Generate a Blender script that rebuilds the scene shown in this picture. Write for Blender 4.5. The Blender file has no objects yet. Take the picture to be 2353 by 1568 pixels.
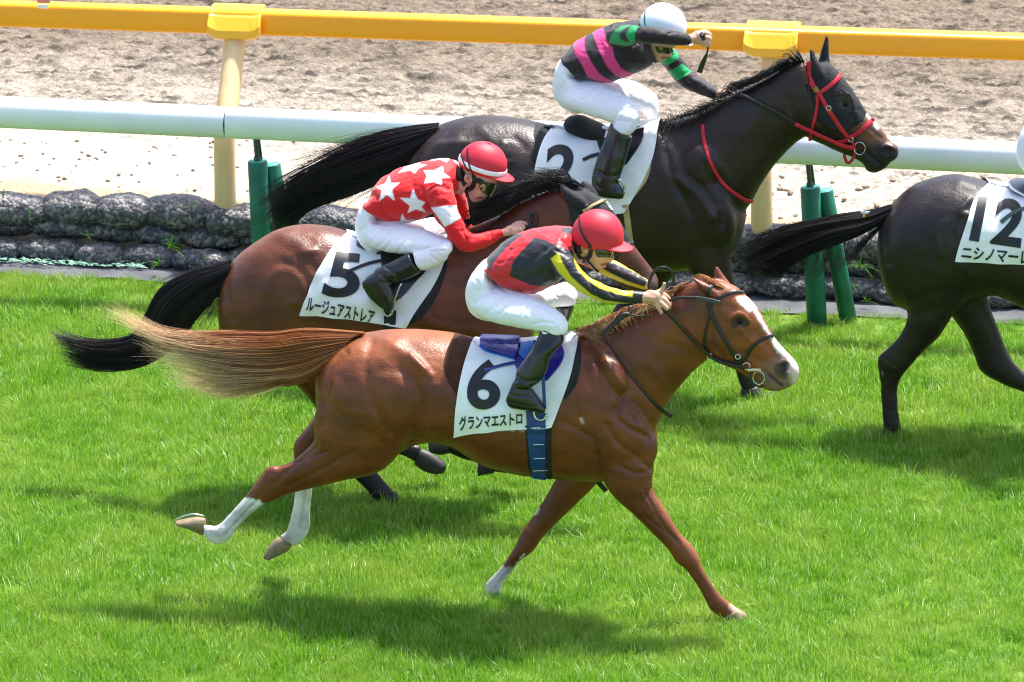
import bpy, bmesh, math, random
import numpy as np
from mathutils import Vector, Matrix
from mathutils.bvhtree import BVHTree
random.seed(7); np.random.seed(7)
SC = bpy.context.scene
COL = SC.collection
R = math.radians

# ------------------------------------------------------------------ camera
PIT = R(18.0); FV = 18000.0; CX, CY = 1176.5, 784.0       # picture of 2353 x 1568 units
Fw = np.array([0, math.cos(PIT), -math.sin(PIT)])
Uw = np.array([0, math.sin(PIT), math.cos(PIT)])
Rw = np.array([1.0, 0, 0])
_a = PIT + math.atan(616 / FV)
CAM = np.array([0, -40 * math.cos(_a), 40 * math.sin(_a)])
cam_d = bpy.data.cameras.new('camera'); cam = bpy.data.objects.new('camera', cam_d); COL.objects.link(cam)
cam.location = CAM; cam.rotation_euler = (R(90) - PIT, 0, 0)
cam_d.sensor_width = 36; cam_d.lens = 36 * FV / 2353
cam_d.clip_start = 0.5; cam_d.clip_end = 3000
cam_d.dof.use_dof = True; cam_d.dof.focus_distance = 40.3; cam_d.dof.aperture_fstop = 13
SC.camera = cam

# ------------------------------------------------------------------ light
SUN_DIR = np.array([0.30, 0.34, 1.0]); SUN_DIR /= np.linalg.norm(SUN_DIR)   # towards the sun
SUN_EL = math.asin(SUN_DIR[2]); SUN_AZ = math.atan2(SUN_DIR[0], SUN_DIR[1])
W = bpy.data.worlds.new('World'); SC.world = W; W.use_nodes = True
nt = W.node_tree; nt.nodes.clear()
sky = nt.nodes.new('ShaderNodeTexSky'); sky.sky_type = 'NISHITA'; sky.sun_disc = False
sky.sun_elevation = SUN_EL; sky.sun_rotation = SUN_AZ; sky.dust_density = 2.5; sky.air_density = 1.0
bg = nt.nodes.new('ShaderNodeBackground'); bg.inputs[1].default_value = 0.15
out = nt.nodes.new('ShaderNodeOutputWorld')
nt.links.new(sky.outputs[0], bg.inputs[0]); nt.links.new(bg.outputs[0], out.inputs[0])
sl = bpy.data.lights.new('sun', 'SUN'); sl.energy = 4.4; sl.angle = R(3.0); sl.color = (1, 0.96, 0.9)
so = bpy.data.objects.new('sun', sl); COL.objects.link(so); so.location = (5, 5, 20)
so.rotation_euler = Vector(-SUN_DIR).to_track_quat('-Z', 'Y').to_euler()
SC.view_settings.view_transform = 'Standard'; SC.view_settings.look = 'None'
SC.view_settings.gamma = 1; SC.view_settings.use_curve_mapping = False
SC.view_settings.exposure = 1.22
SC.render.engine = 'CYCLES'
SC.cycles.max_bounces = 7; SC.cycles.diffuse_bounces = 3; SC.cycles.glossy_bounces = 3
SC.cycles.transmission_bounces = 4; SC.cycles.transparent_max_bounces = 6
SC.cycles.caustics_reflective = False; SC.cycles.caustics_refractive = False
SC.cycles.use_denoising = True; SC.cycles.filter_width = 1.2

# ------------------------------------------------------------------ picture <-> place
K = 2353 / 2560
class Z:                                   # a crop of the photograph: its own units -> picture units
    def __init__(s, x0, y0, sc): s.x0, s.y0, s.s = x0, y0, sc
    def __call__(s, x, y): return ((s.x0 + x / s.s) * K, (s.y0 + y / s.s) * K)
class ZV:
    s = 1 / K
    def __call__(s, x, y): return (x, y)
V = ZV()
ZA = Z(0, 0, 1.96); ZB = Z(1300, 0, 2.24); ZC = Z(1100, 450, 1.96); ZD = Z(100, 700, 2.091)
ZE = Z(1100, 950, 2.24); ZF = Z(1750, 300, 1.8444); ZG = Z(500, 300, 2.4122)
ZJ6 = Z(1140, 500, 4.48); ZH6 = Z(1560, 620, 3.92); ZJ2 = Z(1360, 0, 4.48); ZH2 = Z(1900, 80, 4.2368)
ZJ5 = Z(860, 330, 4.48); ZS6 = Z(1100, 780, 3.7325); ZBG = Z(0, 450, 3.3614); ZPR = Z(1900, 380, 3.4075)
def ray(x, y): return Fw + Rw * ((x - CX) / FV) - Uw * ((y - CY) / FV)
def G(x, y, z=0.0):
    d = ray(x, y); return CAM + d * ((z - CAM[2]) / d[2])
def proj(p):
    q = np.asarray(p) - CAM; d = q @ Fw
    return np.stack([CX + FV * (q @ Rw) / d, CY - FV * (q @ Uw) / d], -1)

TH = R(9.0)
class Rig:                                 # upright plane of one animal / rider, running along its heading
    def __init__(s, gx, gy, th=TH, dx=0, dy=0):
        s.g = G(gx + dx, gy + dy); s.h = np.array([math.cos(th), -math.sin(th), 0]); s.l = np.array([-math.sin(th), -math.cos(th), 0])
        s.dx, s.dy = dx, dy
        s.ppm = FV / ((s.g - CAM) @ Fw)     # picture units per metre here
    def P(s, x, y, v=0.0):
        d = ray(x + s.dx, y + s.dy); t = ((s.g + v * s.l - CAM) @ s.l) / (d @ s.l); return CAM + t * d
    def vof(s, p): return (np.asarray(p) - s.g) @ s.l

def cr(st, sub):                           # Catmull-Rom through rows
    st = np.asarray(st, float); n = len(st)
    if n < 3: 
        t = np.linspace(0, 1, sub * (n - 1) + 1)[:, None]; return st[0] * (1 - t) + st[-1] * t
    p = np.vstack([2 * st[0] - st[1], st, 2 * st[-1] - st[-2]]); out = []
    for i in range(n - 1):
        a, b, c, d = p[i:i + 4]
        for k in range(sub):
            t = k / sub
            out.append(0.5 * (2 * b + (c - a) * t + (2 * a - 5 * b + 4 * c - d) * t * t + (3 * b - a - 3 * c + d) * t ** 3))
    out.append(st[-1]); return np.array(out)

class MB:
    def __init__(s): s.v = []; s.f = []; s.n = 0
    def add(s, v, f):
        s.v.append(np.asarray(v, float)); s.f += [tuple(i + s.n for i in q) for q in f]; s.n += len(v)
    def rings(s, rings, closed=True, caps=True):   # list of (n,3)
        n = len(rings[0]); m = len(rings); vs = np.concatenate(rings); f = []
        for i in range(m - 1):
            for j in range(n if closed else n - 1):
                k = (j + 1) % n; f.append((i * n + j, i * n + k, (i + 1) * n + k, (i + 1) * n + j))
        if caps and closed:
            f.append(tuple(range(n))[::-1]); f.append(tuple((m - 1) * n + j for j in range(n)))
        s.add(vs, f)
    def loft(s, rig, st, crop=V, sub=5, n=22, pw=2.0):
        """stations (x1,y1,x2,y2,halfwidth[,v]) : two opposite outline points in the picture, half width in metres"""
        rows = []
        for q in st:
            a = crop(q[0], q[1]); b = crop(q[2], q[3]); rows.append((*a, *b, q[4], q[5] if len(q) > 5 else 0.0))
        ph = np.linspace(0, 2 * np.pi, n, endpoint=False); c, sn = np.cos(ph), np.sin(ph)
        c = np.sign(c) * np.abs(c) ** (2 / pw); sn = np.sign(sn) * np.abs(sn) ** (2 / pw)
        lpx = proj(rig.g + rig.l) - proj(rig.g); out = []
        for x1, y1, x2, y2, w, v in cr(rows, sub):
            w = max(w, 0.002)
            e1 = rig.P(x1, y1, v); e2 = rig.P(x2, y2, v); m = (e1 + e2) / 2; a = (e1 - e2) / 2
            d = np.array([x1 - x2, y1 - y2]) / 2; H = np.linalg.norm(d) + 1e-6
            k = math.sqrt(max(0.35, 1 - ((lpx @ d) / H * w / H) ** 2))
            out.append(m + np.outer(c * k, a) + np.outer(sn * w, rig.l))
        s.rings(out)
    def tube(s, rig, st, crop=V, sub=4, n=12, flat=1.0):
        """stations (x,y,radius in crop units,v) : round limb along a 3-D centre line"""
        rows = [(*crop(q[0], q[1]), q[2] / (crop.s / 1.0) * K if crop is not V else q[2], q[3]) for q in st]
        c = cr(rows, sub); P = np.array([rig.P(x, y, v) for x, y, r, v in c])
        s.sweep(P, c[:, 2] / rig.ppm, n, rig.l, flat)
    def sweep(s, P, r, n=12, up=(0, 0, 1), flat=1.0, caps=True):
        P = np.asarray(P, float); T = np.gradient(P, axis=0); T /= np.linalg.norm(T, axis=1)[:, None] + 1e-9
        r = np.broadcast_to(r, (len(P),)); ph = np.linspace(0, 2 * np.pi, n, endpoint=False); up = np.asarray(up, float); out = []
        for p, t, q in zip(P, T, r):
            a = np.cross(t, up); na = np.linalg.norm(a)
            if na < 1e-3: a = np.cross(t, (1, 0.1, 0)); na = np.linalg.norm(a)
            a /= na; b = np.cross(a, t); out.append(p + np.outer(np.cos(ph) * q, a) + np.outer(np.sin(ph) * q * flat, b))
        s.rings(out, caps=caps)
    def ball(s, rig, x, y, rx, ry, rot, v, w, crop=V, n=16):
        x, y = crop(x, y); k = K / crop.s if crop is not V else 1.0; rx *= k / rig.ppm; ry *= k / rig.ppm
        c = rig.P(x, y, v); a = R(rot); X = rig.h * math.cos(a) - np.array([0, 0, 1]) * math.sin(a); Y = rig.h * math.sin(a) + np.array([0, 0, 1]) * math.cos(a)
        s.ellip(c, X * rx, Y * ry, rig.l * w, n)
    def ellip(s, c, X, Y, L, n=16):
        rr = []
        for i in range(n + 1):
            t = np.pi * i / n * 0.998 + 0.001; ph = np.linspace(0, 2 * np.pi, n, endpoint=False)
            rr.append(c + math.cos(t) * X + math.sin(t) * (np.outer(np.cos(ph), Y) + np.outer(np.sin(ph), L)))
        s.rings(rr)
    def box(s, c, X, Y, Zv):
        c = np.asarray(c, float); X, Y, Zv = map(lambda q: np.asarray(q, float), (X, Y, Zv))
        vs = [c + i * X + j * Y + k * Zv for i in (-1, 1) for j in (-1, 1) for k in (-1, 1)]
        s.add(vs, [(0, 1, 3, 2), (4, 6, 7, 5), (0, 4, 5, 1), (2, 3, 7, 6), (0, 2, 6, 4), (1, 5, 7, 3)])
    def mesh(s, name):
        me = bpy.data.meshes.new(name); me.from_pydata(np.concatenate(s.v).tolist(), [], s.f); me.update(); return me

def link(name, me, mat=None, parent=None, smooth=True):
    o = bpy.data.objects.new(name, me); COL.objects.link(o)
    if mat is not None and len(me.materials) == 0: me.materials.append(mat)
    if smooth: me.polygons.foreach_set('use_smooth', [True] * len(me.polygons))
    if parent is not None:
        o.parent = parent; o.matrix_parent_inverse = Matrix.Identity(4)
        q = parent; off = Vector((0, 0, 0))
        while q is not None: off += q.location; q = q.parent
        o.location = -off if o.parent else o.location
    return o
def build(name, mb, mat, parent=None, smooth=True): return link(name, mb.mesh(name), mat, parent, smooth)
def tag(o, label=None, cat=None, group=None, kind=None):
    if label: o['label'] = label
    if cat: o['category'] = cat
    if group: o['group'] = group
    if kind: o['kind'] = kind
    return o
def thing(name, label, cat, loc, group=None):
    o = bpy.data.objects.new(name, None); COL.objects.link(o); o.location = loc; o.empty_display_size = 0.2
    return tag(o, label, cat, group)

def fix_normals(me):
    bm = bmesh.new(); bm.from_mesh(me); bmesh.ops.recalc_face_normals(bm, faces=bm.faces[:]); bm.to_mesh(me); bm.free()
def remesh(mb, voxel):
    me = mb.mesh('raw'); fix_normals(me)
    o = bpy.data.objects.new('raw', me); COL.objects.link(o)
    m = o.modifiers.new('r', 'REMESH'); m.mode = 'VOXEL'; m.voxel_size = voxel; m.adaptivity = 0
    dg = bpy.context.evaluated_depsgraph_get(); dg.update()
    res = bpy.data.meshes.new_from_object(o.evaluated_get(dg)); bpy.data.objects.remove(o); bpy.data.meshes.remove(me)
    return res
class Skin:                                # arrays of a remeshed body, to smooth, sculpt and colour
    def __init__(s, me):
        s.me = me; n = len(me.vertices); s.co = np.empty(n * 3); me.vertices.foreach_get('co', s.co); s.co = s.co.reshape(-1, 3)
        e = np.empty(len(me.edges) * 2, int); me.edges.foreach_get('vertices', e); s.e = e.reshape(-1, 2)
        s.deg = np.bincount(s.e.ravel(), minlength=n)[:, None]; s.col = np.zeros((n, 3)); s.update()
    def avg(s, x):
        o = np.empty_like(x)
        for k in range(x.shape[1]):
            o[:, k] = np.bincount(s.e[:, 0], x[s.e[:, 1], k], len(x)) + np.bincount(s.e[:, 1], x[s.e[:, 0], k], len(x))
        return o / s.deg
    def smooth(s, it, w=None, lam=0.6):
        for i in range(it):
            d = s.avg(s.co) - s.co
            s.co = s.co + d * lam * (1 if w is None else w)
            d = s.avg(s.co) - s.co
            s.co = s.co - d * lam * 0.55 * (1 if w is None else w)
    def ripple(s, amp, sc, seed=1, w=1.0):
        c = s.co * sc; n = fbm(c[:, 0] + c[:, 1] * .3, c[:, 2] + c[:, 1] * .5, seed, 3); s.co = s.co + s.no * (n * amp * w)[:, None]; s.update()
    def update(s):
        s.me.vertices.foreach_set('co', s.co.ravel()); s.me.update()
        n = len(s.co); s.no = np.empty(n * 3); s.me.vertex_normals.foreach_get('vector', s.no); s.no = s.no.reshape(-1, 3)
        s.px = proj(s.co); d = CAM - s.co; d /= np.linalg.norm(d, axis=1)[:, None]; s.face = (d * s.no).sum(1)
    def dline(s, pts):
        pts = np.asarray(pts, float); best = np.full(len(s.px), 1e9)
        if len(pts) == 1: return np.linalg.norm(s.px - pts[0], axis=1)
        for a, b in zip(pts[:-1], pts[1:]):
            ab = b - a; t = np.clip(((s.px - a) @ ab) / (ab @ ab + 1e-9), 0, 1)
            best = np.minimum(best, np.linalg.norm(s.px - a - t[:, None] * ab, axis=1))
        return best
    def sculpt(s, rig, strokes, crop=V, gain=1.0):
        """strokes (points, radius px(V), depth mm): push the near surface in (-) or out (+)"""
        disp = np.zeros(len(s.co)); fm = np.clip(s.face * 4, 0, 1)
        for pts, r, mm in strokes:
            q = np.array([crop(*p) for p in pts]) + (rig.dx, rig.dy)
            if len(q) > 2: q = cr(q, 4)
            disp += np.exp(-(s.dline(q) / r) ** 2) * mm * 0.001 * gain * fm
        s.co = s.co + s.no * disp[:, None]; s.update()
    def fill(s, c): s.col[:] = lin(c)
    def blend(s, a, c): s.col = s.col * (1 - a[:, None]) + np.asarray(lin(c)) * a[:, None]
    def poly(s, rig, pts, c, crop=V, soft=2.0, mask=None, noise=0.0):
        q = np.array([crop(*p) for p in pts]) + (rig.dx, rig.dy); x, y = s.px.T; ins = np.zeros(len(x), bool)
        for (x1, y1), (x2, y2) in zip(q, np.roll(q, -1, 0)):
            cnd = (y1 > y) != (y2 > y)
            ins ^= cnd & (x < (x2 - x1) * (y - y1) / (y2 - y1 + 1e-12) + x1)
        d = s.dline(np.vstack([q, q[:1]])); sd = np.where(ins, d, -d)
        if noise: sd = sd + noise * vnoise(s.px[:, 0] / 7, s.px[:, 1] / 7, 3)
        a = np.clip(0.5 + sd / soft, 0, 1)
        if mask is not None: a = a * mask
        s.blend(a, c)
    def line(s, rig, pts, r, c, crop=V, soft=2.0, mask=None, amt=1.0, noise=0.0):
        q = np.array([crop(*p) for p in pts]) + (rig.dx, rig.dy)
        if len(q) > 2: q = cr(q, 4)
        d = s.dline(q)
        if noise: d = d + noise * vnoise(s.px[:, 0] / 9, s.px[:, 1] / 9, 5)
        a = np.clip(0.5 + (r - d) / soft, 0, 1) * amt
        if mask is not None: a = a * mask
        s.blend(a, c)
    def done(s):
        s.update(); put_col(s.me, s.col); return s.me
def put_col(me, col):
    at = me.color_attributes.new('Col', 'FLOAT_COLOR', 'POINT'); c = np.ones((len(col), 4)); c[:, :3] = col; at.data.foreach_set('color', c.ravel())

def lin(c):
    if isinstance(c, str): c = tuple(int(c[i:i + 2], 16) / 255 for i in (0, 2, 4))
    return tuple(((x + 0.055) / 1.055) ** 2.4 if x > 0.04045 else x / 12.92 for x in c)
def _h(i, j, s): 
    n = (i.astype(np.int64) * 374761393 + j.astype(np.int64) * 668265263 + s * 974634777) & 0x7fffffff
    n = ((n ^ (n >> 13)) * 1274126177) & 0x7fffffff
    n = (n ^ (n >> 16)) & 0xffff
    return n / 65535.0 * 2 - 1
def vnoise(x, y, s=0):
    i, j = np.floor(x), np.floor(y); u, v = x - i, y - j; u = u * u * (3 - 2 * u); v = v * v * (3 - 2 * v)
    a, b, c, d = _h(i, j, s), _h(i + 1, j, s), _h(i, j + 1, s), _h(i + 1, j + 1, s)
    return (a * (1 - u) + b * u) * (1 - v) + (c * (1 - u) + d * u) * v
def fbm(x, y, s=0, o=4):
    r = 0; a = 1
    for k in range(o): r = r + a * vnoise(x, y, s + k * 7); x, y, a = x * 2.03 + 11.3, y * 2.03 + 5.1, a * 0.5
    return r

# ------------------------------------------------------------------ materials
def mat(name, color=None, rough=0.6, attr=None, spec=0.5, metal=0.0, var=0.0, vscale=6.0, bump=0.0, bscale=60.0, coat=0.0, sheen=0.0, trans=0.0, color2=None, stretch=None, sss=0.0, rvar=0.0):
    m = bpy.data.materials.new(name); m.use_nodes = True; t = m.node_tree; b = t.nodes['Principled BSDF']; L = t.links.new
    b.inputs['Roughness'].default_value = rough; b.inputs['Metallic'].default_value = metal; b.inputs['Specular IOR Level'].default_value = spec
    if coat: b.inputs['Coat Weight'].default_value = coat; b.inputs['Coat Roughness'].default_value = 0.35
    if sheen: b.inputs['Sheen Weight'].default_value = sheen
    if sss:
        b.inputs['Subsurface Weight'].default_value = sss; b.inputs['Subsurface Radius'].default_value = (0.012, 0.005, 0.003); b.inputs['Subsurface Scale'].default_value = 1.0
    tc = t.nodes.new('ShaderNodeTexCoord'); co = tc.outputs['Object']
    if stretch:
        mp = t.nodes.new('ShaderNodeMapping'); mp.inputs['Scale'].default_value = stretch; L(co, mp.inputs[0]); co = mp.outputs[0]
    if attr:
        a = t.nodes.new('ShaderNodeAttribute'); a.attribute_name = attr; src = a.outputs['Color']
    else:
        a = t.nodes.new('ShaderNodeRGB'); a.outputs[0].default_value = (*lin(color), 1); src = a.outputs[0]
    if var:
        n = t.nodes.new('ShaderNodeTexNoise'); n.inputs['Scale'].default_value = vscale; n.inputs['Detail'].default_value = 5; L(co, n.inputs['Vector'])
        mx = t.nodes.new('ShaderNodeMix'); mx.data_type = 'RGBA'; L(src, mx.inputs[6])
        r = t.nodes.new('ShaderNodeMapRange'); r.inputs[1].default_value = 0.35; r.inputs[2].default_value = 0.7; L(n.outputs[0], r.inputs[0])
        if color2:
            mx.inputs[7].default_value = (*lin(color2), 1); r.inputs[4].default_value = var; L(r.outputs[0], mx.inputs[0])
        else:
            mx.blend_type = 'MULTIPLY'; mx.inputs[0].default_value = 1.0
            r.inputs[3].default_value = 1 - var; r.inputs[4].default_value = 1 + var * 0.4; L(r.outputs[0], mx.inputs[7])
        src = mx.outputs[2]
    L(src, b.inputs['Base Color'])
    if rvar:
        n = t.nodes.new('ShaderNodeTexNoise'); n.inputs['Scale'].default_value = 5; n.inputs['Detail'].default_value = 4; L(tc.outputs['Object'], n.inputs['Vector'])
        r = t.nodes.new('ShaderNodeMapRange'); r.inputs[1].default_value = 0.3; r.inputs[2].default_value = 0.7
        r.inputs[3].default_value = rough - rvar; r.inputs[4].default_value = rough + rvar; L(n.outputs[0], r.inputs[0]); L(r.outputs[0], b.inputs['Roughness'])
    if bump:
        n = t.nodes.new('ShaderNodeTexNoise'); n.inputs['Scale'].default_value = bscale; n.inputs['Detail'].default_value = 4; L(co, n.inputs['Vector'])
        bp = t.nodes.new('ShaderNodeBump'); bp.inputs['Strength'].default_value = 1.0; bp.inputs['Distance'].default_value = bump; L(n.outputs[0], bp.inputs['Height']); L(bp.outputs[0], b.inputs['Normal'])
    if trans:
        tr = t.nodes.new('ShaderNodeBsdfTranslucent'); L(src, tr.inputs[0]); ms = t.nodes.new('ShaderNodeMixShader'); ms.inputs[0].default_value = trans
        L(b.outputs[0], ms.inputs[1]); L(tr.outputs[0], ms.inputs[2]); L(ms.outputs[0], t.nodes['Material Output'].inputs[0])
    return m
# ------------------------------------------------------------------ the setting
RT = Rig(1176.5, 662)                      # foot line of the sack wall
def T(s, t, z=0.0): return RT.g + np.multiply.outer(s, RT.h) - np.multiply.outer(t, RT.l) + np.multiply.outer(z, np.array([0, 0, 1.0]))
def np_mesh(name, vs, quads):
    me = bpy.data.meshes.new(name); me.vertices.add(len(vs)); me.vertices.foreach_set('co', np.asarray(vs, np.float32).ravel())
    q = np.asarray(quads, np.int32); k = q.shape[1]; me.loops.add(q.size); me.loops.foreach_set('vertex_index', q.ravel())
    me.polygons.add(len(q)); me.polygons.foreach_set('loop_start', np.arange(0, q.size, k)); me.polygons.foreach_set('loop_total', np.full(len(q), k))
    me.update(calc_edges=True); me.validate(); return me
def grid_faces(m, n):
    i = np.arange(m - 1)[:, None] * n + np.arange(n - 1)[None, :]; i = i.ravel(); return np.stack([i, i + 1, i + n + 1, i + n], 1)

# ground: one sheet to the horizon, soil and thatch under the turf
m_ground = mat('turf_soil', '5a7a1e', 0.9, var=0.5, vscale=3, color2='6b7a2c', bump=0.02, bscale=40)
def sheet(name, s0, s1, t0, t1, z, m):
    mb = MB(); mb.add([T(s0, t0, z), T(s1, t0, z), T(s1, t1, z), T(s0, t1, z)], [(0, 1, 2, 3)]); o = build(name, mb, m, smooth=False); return o
tag(sheet('ground', -900, 900, -900, 900, 0.0, m_ground), kind='structure')
# grey weed-proof sheet along the foot of the sack wall
m_strip = mat('grey_sheet', '585a60', 0.75, var=0.35, vscale=5, bump=0.006, bscale=180)
ss = np.linspace(-9, 9, 420); tt = np.linspace(-0.24, 0.10, 14); S_, T_ = np.meshgrid(ss, tt, indexing='ij')
zz = 0.012 + 0.008 * vnoise(S_ * 5, T_ * 14, 2) + 0.004 * vnoise(S_ * 18, T_ * 20, 4); T2 = T_ + (T_ < -0.2) * 0.03 * vnoise(S_ * 4, S_ * 0, 8)
vs = T(S_.ravel(), T2.ravel(), zz.ravel()); o = link('path', np_mesh('path', vs, grid_faces(420, 14)), m_strip); tag(o, kind='structure')
ZD0 = 0.335                                # level of the sand behind the sacks
# sand track
def axis(parts): return np.unique(np.concatenate([np.arange(a, b, st) for a, b, st in parts]))
sa = axis([(-60, -8, 3), (-8, -3.9, .25), (-3.9, 3.9, .0155), (3.9, 8, .25), (8, 61, 3)])
ta = axis([(0.2, 6.4, .017), (6.4, 9, .2), (9, 60, 3)])
S_, T_ = np.meshgrid(sa, ta, indexing='ij'); sx, tx = S_.ravel(), T_.ravel()
h = 0.006 * fbm(sx * 3, tx * 9, 1, 3)
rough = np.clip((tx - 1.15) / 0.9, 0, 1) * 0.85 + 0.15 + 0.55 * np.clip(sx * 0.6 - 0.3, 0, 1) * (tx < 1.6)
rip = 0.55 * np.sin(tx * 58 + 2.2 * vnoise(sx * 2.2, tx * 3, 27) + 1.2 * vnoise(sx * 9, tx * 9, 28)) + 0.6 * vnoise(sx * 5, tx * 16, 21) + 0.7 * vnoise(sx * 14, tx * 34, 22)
clod = np.abs(vnoise(sx * 24, tx * 30, 23)) + 0.6 * np.abs(vnoise(sx * 47, tx * 52, 25))
h = h + rough * (0.0125 * rip + 0.026 * (clod - 0.5))
pe = np.clip(vnoise(sx * 18, tx * 22, 31) - 0.62, 0, 1) * 0.05
h = h + pe * (tx < 2.2)
for x, y in ((980, 195), (450, 155), (2215, 245), (1420, 8), (1500, 90)):
    g = G(x, y, ZD0); s0, t0 = (g - RT.g) @ RT.h, -((g - RT.g) @ RT.l); d2 = ((sx - s0) / 0.17) ** 2 + ((tx - t0) / 0.10) ** 2
    h = h - 0.035 * np.exp(-d2) + 0.03 * np.exp(-(np.sqrt(d2) - 1.4) ** 2 * 4)
z = ZD0 + h; z = np.where(tx < 0.21, 0.0, z)
col = np.zeros((len(sx), 3)); A = np.array(lin('807364')); B = np.array(lin('bcb2a4'))
k = np.clip((tx - 1.35 - 0.25 * vnoise(sx * 1.3, tx * 2, 41)) / 2.3, 0, 1)[:, None]; tan = np.array(lin('b89c78'))
col = B * (1 - k) + A * k
k2 = np.clip((0.62 + 0.12 * vnoise(sx * 2, tx * 3, 44) - tx) / 0.25, 0, 1)[:, None] * 0.8; col = col * (1 - k2) + tan * k2
col = col * (1 + 0.10 * fbm(sx * 2.5, tx * 7, 43, 3))[:, None]
furrow_shade = np.clip(0.8 * vnoise(sx * 11, tx * 42 + sx, 51) + 0.7 * vnoise(sx * 24, tx * 75, 52) + 0.35 * vnoise(sx * 2.1, tx * 11, 53) + .32 * np.sin(tx * 58 + 2.2 * vnoise(sx * 2.2, tx * 3, 27)) - .05, 0, 1)[:, None] * rough[:, None]; col = col * (1 - .72 * furrow_shade)     # shade of furrows and pits painted into the sand as dark streaks
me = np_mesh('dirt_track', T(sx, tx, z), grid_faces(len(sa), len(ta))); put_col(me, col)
m_dirt = mat('raked_sand', attr='Col', rough=0.95, spec=0.2, var=0.3, vscale=45, bump=0.012, bscale=110)
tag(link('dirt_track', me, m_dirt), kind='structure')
# loose pebbles on the pale margin
mb = MB(); rng = np.random.default_rng(5)
for i in range(420):
    s0 = rng.uniform(-3.6, 3.6); t0 = rng.uniform(0.5, 2.0); r = rng.uniform(0.006, 0.017) * (1.35 if s0 > .8 else 0.8)
    c = T(s0, t0, ZD0 + r * 0.4); a = rng.uniform(0, 6.28); X = np.array([math.cos(a), math.sin(a), 0]); Y = np.array([-math.sin(a), math.cos(a), 0])
    mb.ellip(c, X * r * rng.uniform(1, 1.6), Y * r, np.array([0, 0, r * 0.7]), 5)
tag(build('pebbles', mb, mat('pebble', '9c8c78', 0.9, var=0.6, vscale=30)), kind='stuff')

# --- sacks of gravel: three courses
m_sack = bpy.data.materials.new('mesh_sack'); m_sack.use_nodes = True; t = m_sack.node_tree; b = t.nodes['Principled BSDF']; L = t.links.new
tc = t.nodes.new('ShaderNodeTexCoord'); vo = t.nodes.new('ShaderNodeTexVoronoi'); vo.inputs['Scale'].default_value = 44; L(tc.outputs['Object'], vo.inputs['Vector'])
rp = t.nodes.new('ShaderNodeValToRGB'); e = rp.color_ramp.elements; e[0].color = (*lin('36363b'), 1); e[1].color = (*lin('85807a'), 1); e[0].position = 0.1; e[1].position = 0.95
x_ = e.new(0.55); x_.color = (*lin('4c4b50'), 1)
sp = t.nodes.new('ShaderNodeSeparateColor'); L(vo.outputs['Color'], sp.inputs[0]); L(sp.outputs[0], rp.inputs[0])
no = t.nodes.new('ShaderNodeTexNoise'); no.inputs['Scale'].default_value = 4; no.inputs['Detail'].default_value = 6; L(tc.outputs['Object'], no.inputs['Vector'])
mx = t.nodes.new('ShaderNodeMix'); mx.data_type = 'RGBA'; mx.inputs[7].default_value = (*lin('4a4b52'), 1); L(rp.outputs[0], mx.inputs[6])
mr = t.nodes.new('ShaderNodeMapRange'); mr.inputs[1].default_value = 0.4; mr.inputs[2].default_value = 0.65; mr.inputs[4].default_value = 0.3; L(no.outputs[0], mr.inputs[0]); L(mr.outputs[0], mx.inputs[0])
L(mx.outputs[2], b.inputs['Base Color']); b.inputs['Roughness'].default_value = 0.55
bp = t.nodes.new('ShaderNodeBump'); bp.invert = True; bp.inputs['Distance'].default_value = 0.007; L(vo.outputs['Distance'], bp.inputs['Height']); L(bp.outputs[0], b.inputs['Normal'])
NS = 0
def sack(s0, s1, t, z, r, seed, label):
    n, m = 26, 40; u = np.linspace(0, 1, m); ph = np.linspace(0, 2 * np.pi, n, endpoint=False); rings = []
    for q in u:
        e_ = (1 - abs(2 * q - 1) ** 3.2) ** 0.45 + 0.02; s = s0 + (s1 - s0) * q
        dz = 0.012 * vnoise(np.array([s * 5.0]), np.array([seed * 1.7]), 3)[0]; dr = 1 + 0.13 * vnoise(np.array([s * 9.0]), np.array([seed * 2.7]), 4)[0]
        rr = r * e_ * dr * (1 + 0.045 * vnoise(ph * 3.2 + seed, np.full(n, s * 20), 6) + 0.05 * vnoise(ph * 8 + seed, np.full(n, s * 60), 8) * e_)
        rings.append(T(s, t, z + dz) + np.outer(np.cos(ph) * rr * 1.25, -RT.l) + np.outer(np.sin(ph) * rr, [0, 0, 1]))
    mb = MB(); mb.rings(rings); o = build('mesh_sack', mb, m_sack); tag(o, label, 'gravel sack', 'black mesh sacks of gravel stacked along the track')
def sx_of(x): 
    p = RT.P(x, 662 + (x - 1176) * 0.0485, 0); return (p - RT.g) @ RT.h
ORD = ['first', 'second', 'third', 'fourth', 'fifth', 'sixth', 'seventh', 'eighth', 'ninth']
rows = {'bottom': (0.075, 0.060, 0.066, [-150, 130, 630, 1005, 1450, 1915, 2380]), 'middle': (0.215, 0.165, 0.07, [-230, 210, 700, 1080, 1500, 1960, 2420]),
        'top': (0.21, 0.285, 0.098, [-240, 330, 800, 1180, 1725, 2130, 2600])}
sd = 1
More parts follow.
